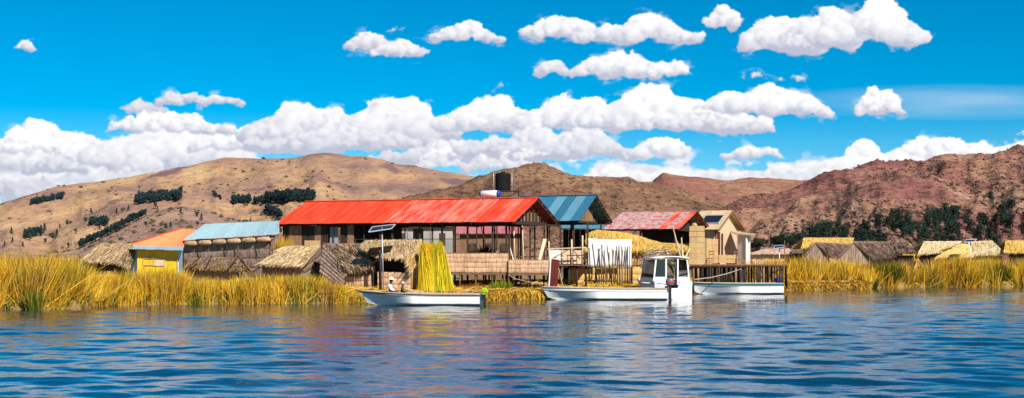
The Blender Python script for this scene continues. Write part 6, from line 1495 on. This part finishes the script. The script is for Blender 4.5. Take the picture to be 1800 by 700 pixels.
def trees():
    rg = random.Random(22)
    # upper outline of the dark wood on the right slope: (column, top row)
    topl = [(1318, 428), (1340, 418), (1370, 408), (1400, 402), (1430, 394), (1460, 392), (1500, 408), (1520, 398), (1545, 388), (1580, 374), (1620, 372), (1650, 370), (1690, 366), (1712, 378), (1735, 362), (1765, 356), (1800, 350), (1900, 345)]
    tx = [q[0] for q in topl]; ty = [q[1] for q in topl]; n = 0
    while n < 175:
        px = rg.uniform(1318, 1880); top = float(np.interp(px, tx, ty)); py = rg.uniform(top + 18, 440)
        if 1490 < px < 1512 and rg.random() < .7: continue
        if 1694 < px < 1712 and rg.random() < .75: continue
        if py > top + 46 and rg.random() < .45: continue
        if vnoise(np.array(px * .045), np.array(py * .05), 9) < .36: continue
        b = on_hill('rust_hill', px, py); h = rg.uniform(22, 38) / FPX * b.y
        if px < 1420: h *= .62
        zone = 0 if px < 1420 else 1 if px < 1505 else 2 if px < 1600 else 3 if px < 1703 else 4
        lab, grp = (('small dark tree in the low wood right of the white annex', 'low wood by the white annex'), ('dark tree in the wood above the flat yellow hut', 'wood above the yellow hut'), ('dark tree in the wood above the dark thatched huts', 'wood above the dark huts'),
                    ('dark tree in the wood above the pale straw huts', 'wood above the pale huts'), ('dark tree in the tall wood at the right picture edge', 'wood at the right edge'))[zone]
        tree(lab, b, h, rg.uniform(.85, 1.45), rg.choice((1, 3, 5, 1, 3, 0, 2)), grp); n += 1
    for px, py, hp, lab in ((1740, 362, 26, 'tall lone dark tree standing above the right hillside wood'), (1662, 376, 20, 'lone dark tree on the slope above the middle of the wood'), (1580, 376, 13, 'small round dark tree on the slope above the pale huts'),
                            (1502, 388, 18, 'dark tree leaning on the slope between the two parts of the wood'), (1596, 384, 12, 'small dark bushy tree on the bare slope near the wood edge'), (1688, 370, 11, 'tiny dark tree at the upper edge of the wood')):
        b = on_hill('rust_hill', px, py); tree(lab, b, hp / FPX * b.y, .9, 1 if hp < 15 else 3)
    # single trees and bushes on the golden left hill
    singles = [(160, 378, 10), (150, 393, 10), (166, 394, 9), (186, 398, 12), (205, 378, 10), (216, 374, 9), (226, 370, 8), (118, 399, 11), (20, 412, 10), (62, 414, 12), (78, 410, 14), (92, 424, 14), (100, 418, 12), (52, 424, 11), (22, 428, 9), (80, 430, 9),
               (8, 434, 8), (124, 396, 8), (175, 404, 9), (292, 406, 11), (300, 402, 10), (257, 400, 9), (318, 378, 11), (346, 382, 11), (354, 388, 11), (347, 398, 8), (440, 386, 7), (273, 368, 10), (277, 372, 8), (133, 410, 8), (40, 436, 9), (120, 436, 8), (105, 402, 7), (288, 428, 8)]
    for i, (px, py, hp) in enumerate(singles):
        b = on_hill('foothill_spur' if px > 250 and py > 370 else 'grassy_hill', px, py); hp *= 1.25; lab, grp = ('far dark tree on the golden slope above the leftmost tall reeds', 'far trees over the left reeds') if px < 135 else ('far dark tree on the golden slope left of the diagonal tree line', 'far trees by the tree line') if px < 232 else ('far dark tree on the mauve spur above the orange and blue roofs', 'far trees on the mauve spur')
        tree(lab, b, hp / FPX * b.y, 1.05, i, grp)
    # dense far plantations: each one dark mass
    groves = [('dark plantation in two lobes on the golden hill', [(238, 358), (318, 350)], 90, 12, 6), ('thin dark plantation strip near the left skyline', [(54, 361), (112, 349)], 60, 8, 3),
              ('small dark plantation left of the long one', [(408, 359), (440, 358)], 36, 11, 3), ('middle small dark plantation', [(444, 359), (466, 358)], 24, 9, 3), ('long dark plantation above the red roof corner', [(466, 357), (552, 354)], 120, 15, 4),
              ('dark plantation sloping down behind the red roof corner', [(468, 374), (494, 386)], 34, 12, 3), ('dark tree line climbing diagonally behind the left reeds', [(140, 436), (200, 408), (256, 378)], 110, 10, 4), ('short dark row of trees on the upper golden slope', [(372, 340), (390, 354)], 16, 6, 2),
              ('cluster of dark trees over the left reeds', [(42, 420), (74, 414)], 34, 11, 5), ('cluster of dark trees left of the diagonal tree line', [(158, 396), (190, 396)], 30, 11, 5)]
    for gi, (lab, line, n, hp, spread) in enumerate(groves):
        hl = 'foothill_spur' if gi == 6 else 'grassy_hill'; hp *= 1.25; n = int(n * 1.4)
        V = []; F = []; seg = len(line) - 1
        for i in range(n):
            u = rg.random() * seg; k = min(int(u), seg - 1); f = u - k; px = lerp(line[k][0], line[k + 1][0], f); py = lerp(line[k][1], line[k + 1][1], f) + rg.uniform(-spread, spread * .4)
            b = on_hill(hl, px, py); h = hp / FPX * b.y * rg.uniform(.75, 1.15); me = CM[rg.randrange(6)][0]
            co = np.zeros(len(me.vertices) * 3); me.vertices.foreach_get('co', co); co = co.reshape(-1, 4, 3)[::4].reshape(-1, 3) * np.array([1, 1, 1])
            cen = co.reshape(-1, 4, 3).mean(1, keepdims=True); co = (cen + (co.reshape(-1, 4, 3) - cen) * 2.3).reshape(-1, 3)
            o = len(V); vv = co * h * np.array([1.0, 1.0, 1.0]) + np.array(b); V += vv.tolist(); F += (np.arange(len(co)).reshape(-1, 4) + o).tolist()
        V = np.array(V); c = Vector((V[:, 0].mean(), V[:, 1].mean(), V[:, 2].min())); me = bpy.data.meshes.new('far_grove'); me.from_pydata((V - np.array(c)).tolist(), [], F)
        o = link_mesh('far_grove', me, tree_far, None, c); o['kind'] = 'stuff'; tag(o, lab, 'grove')
trees()
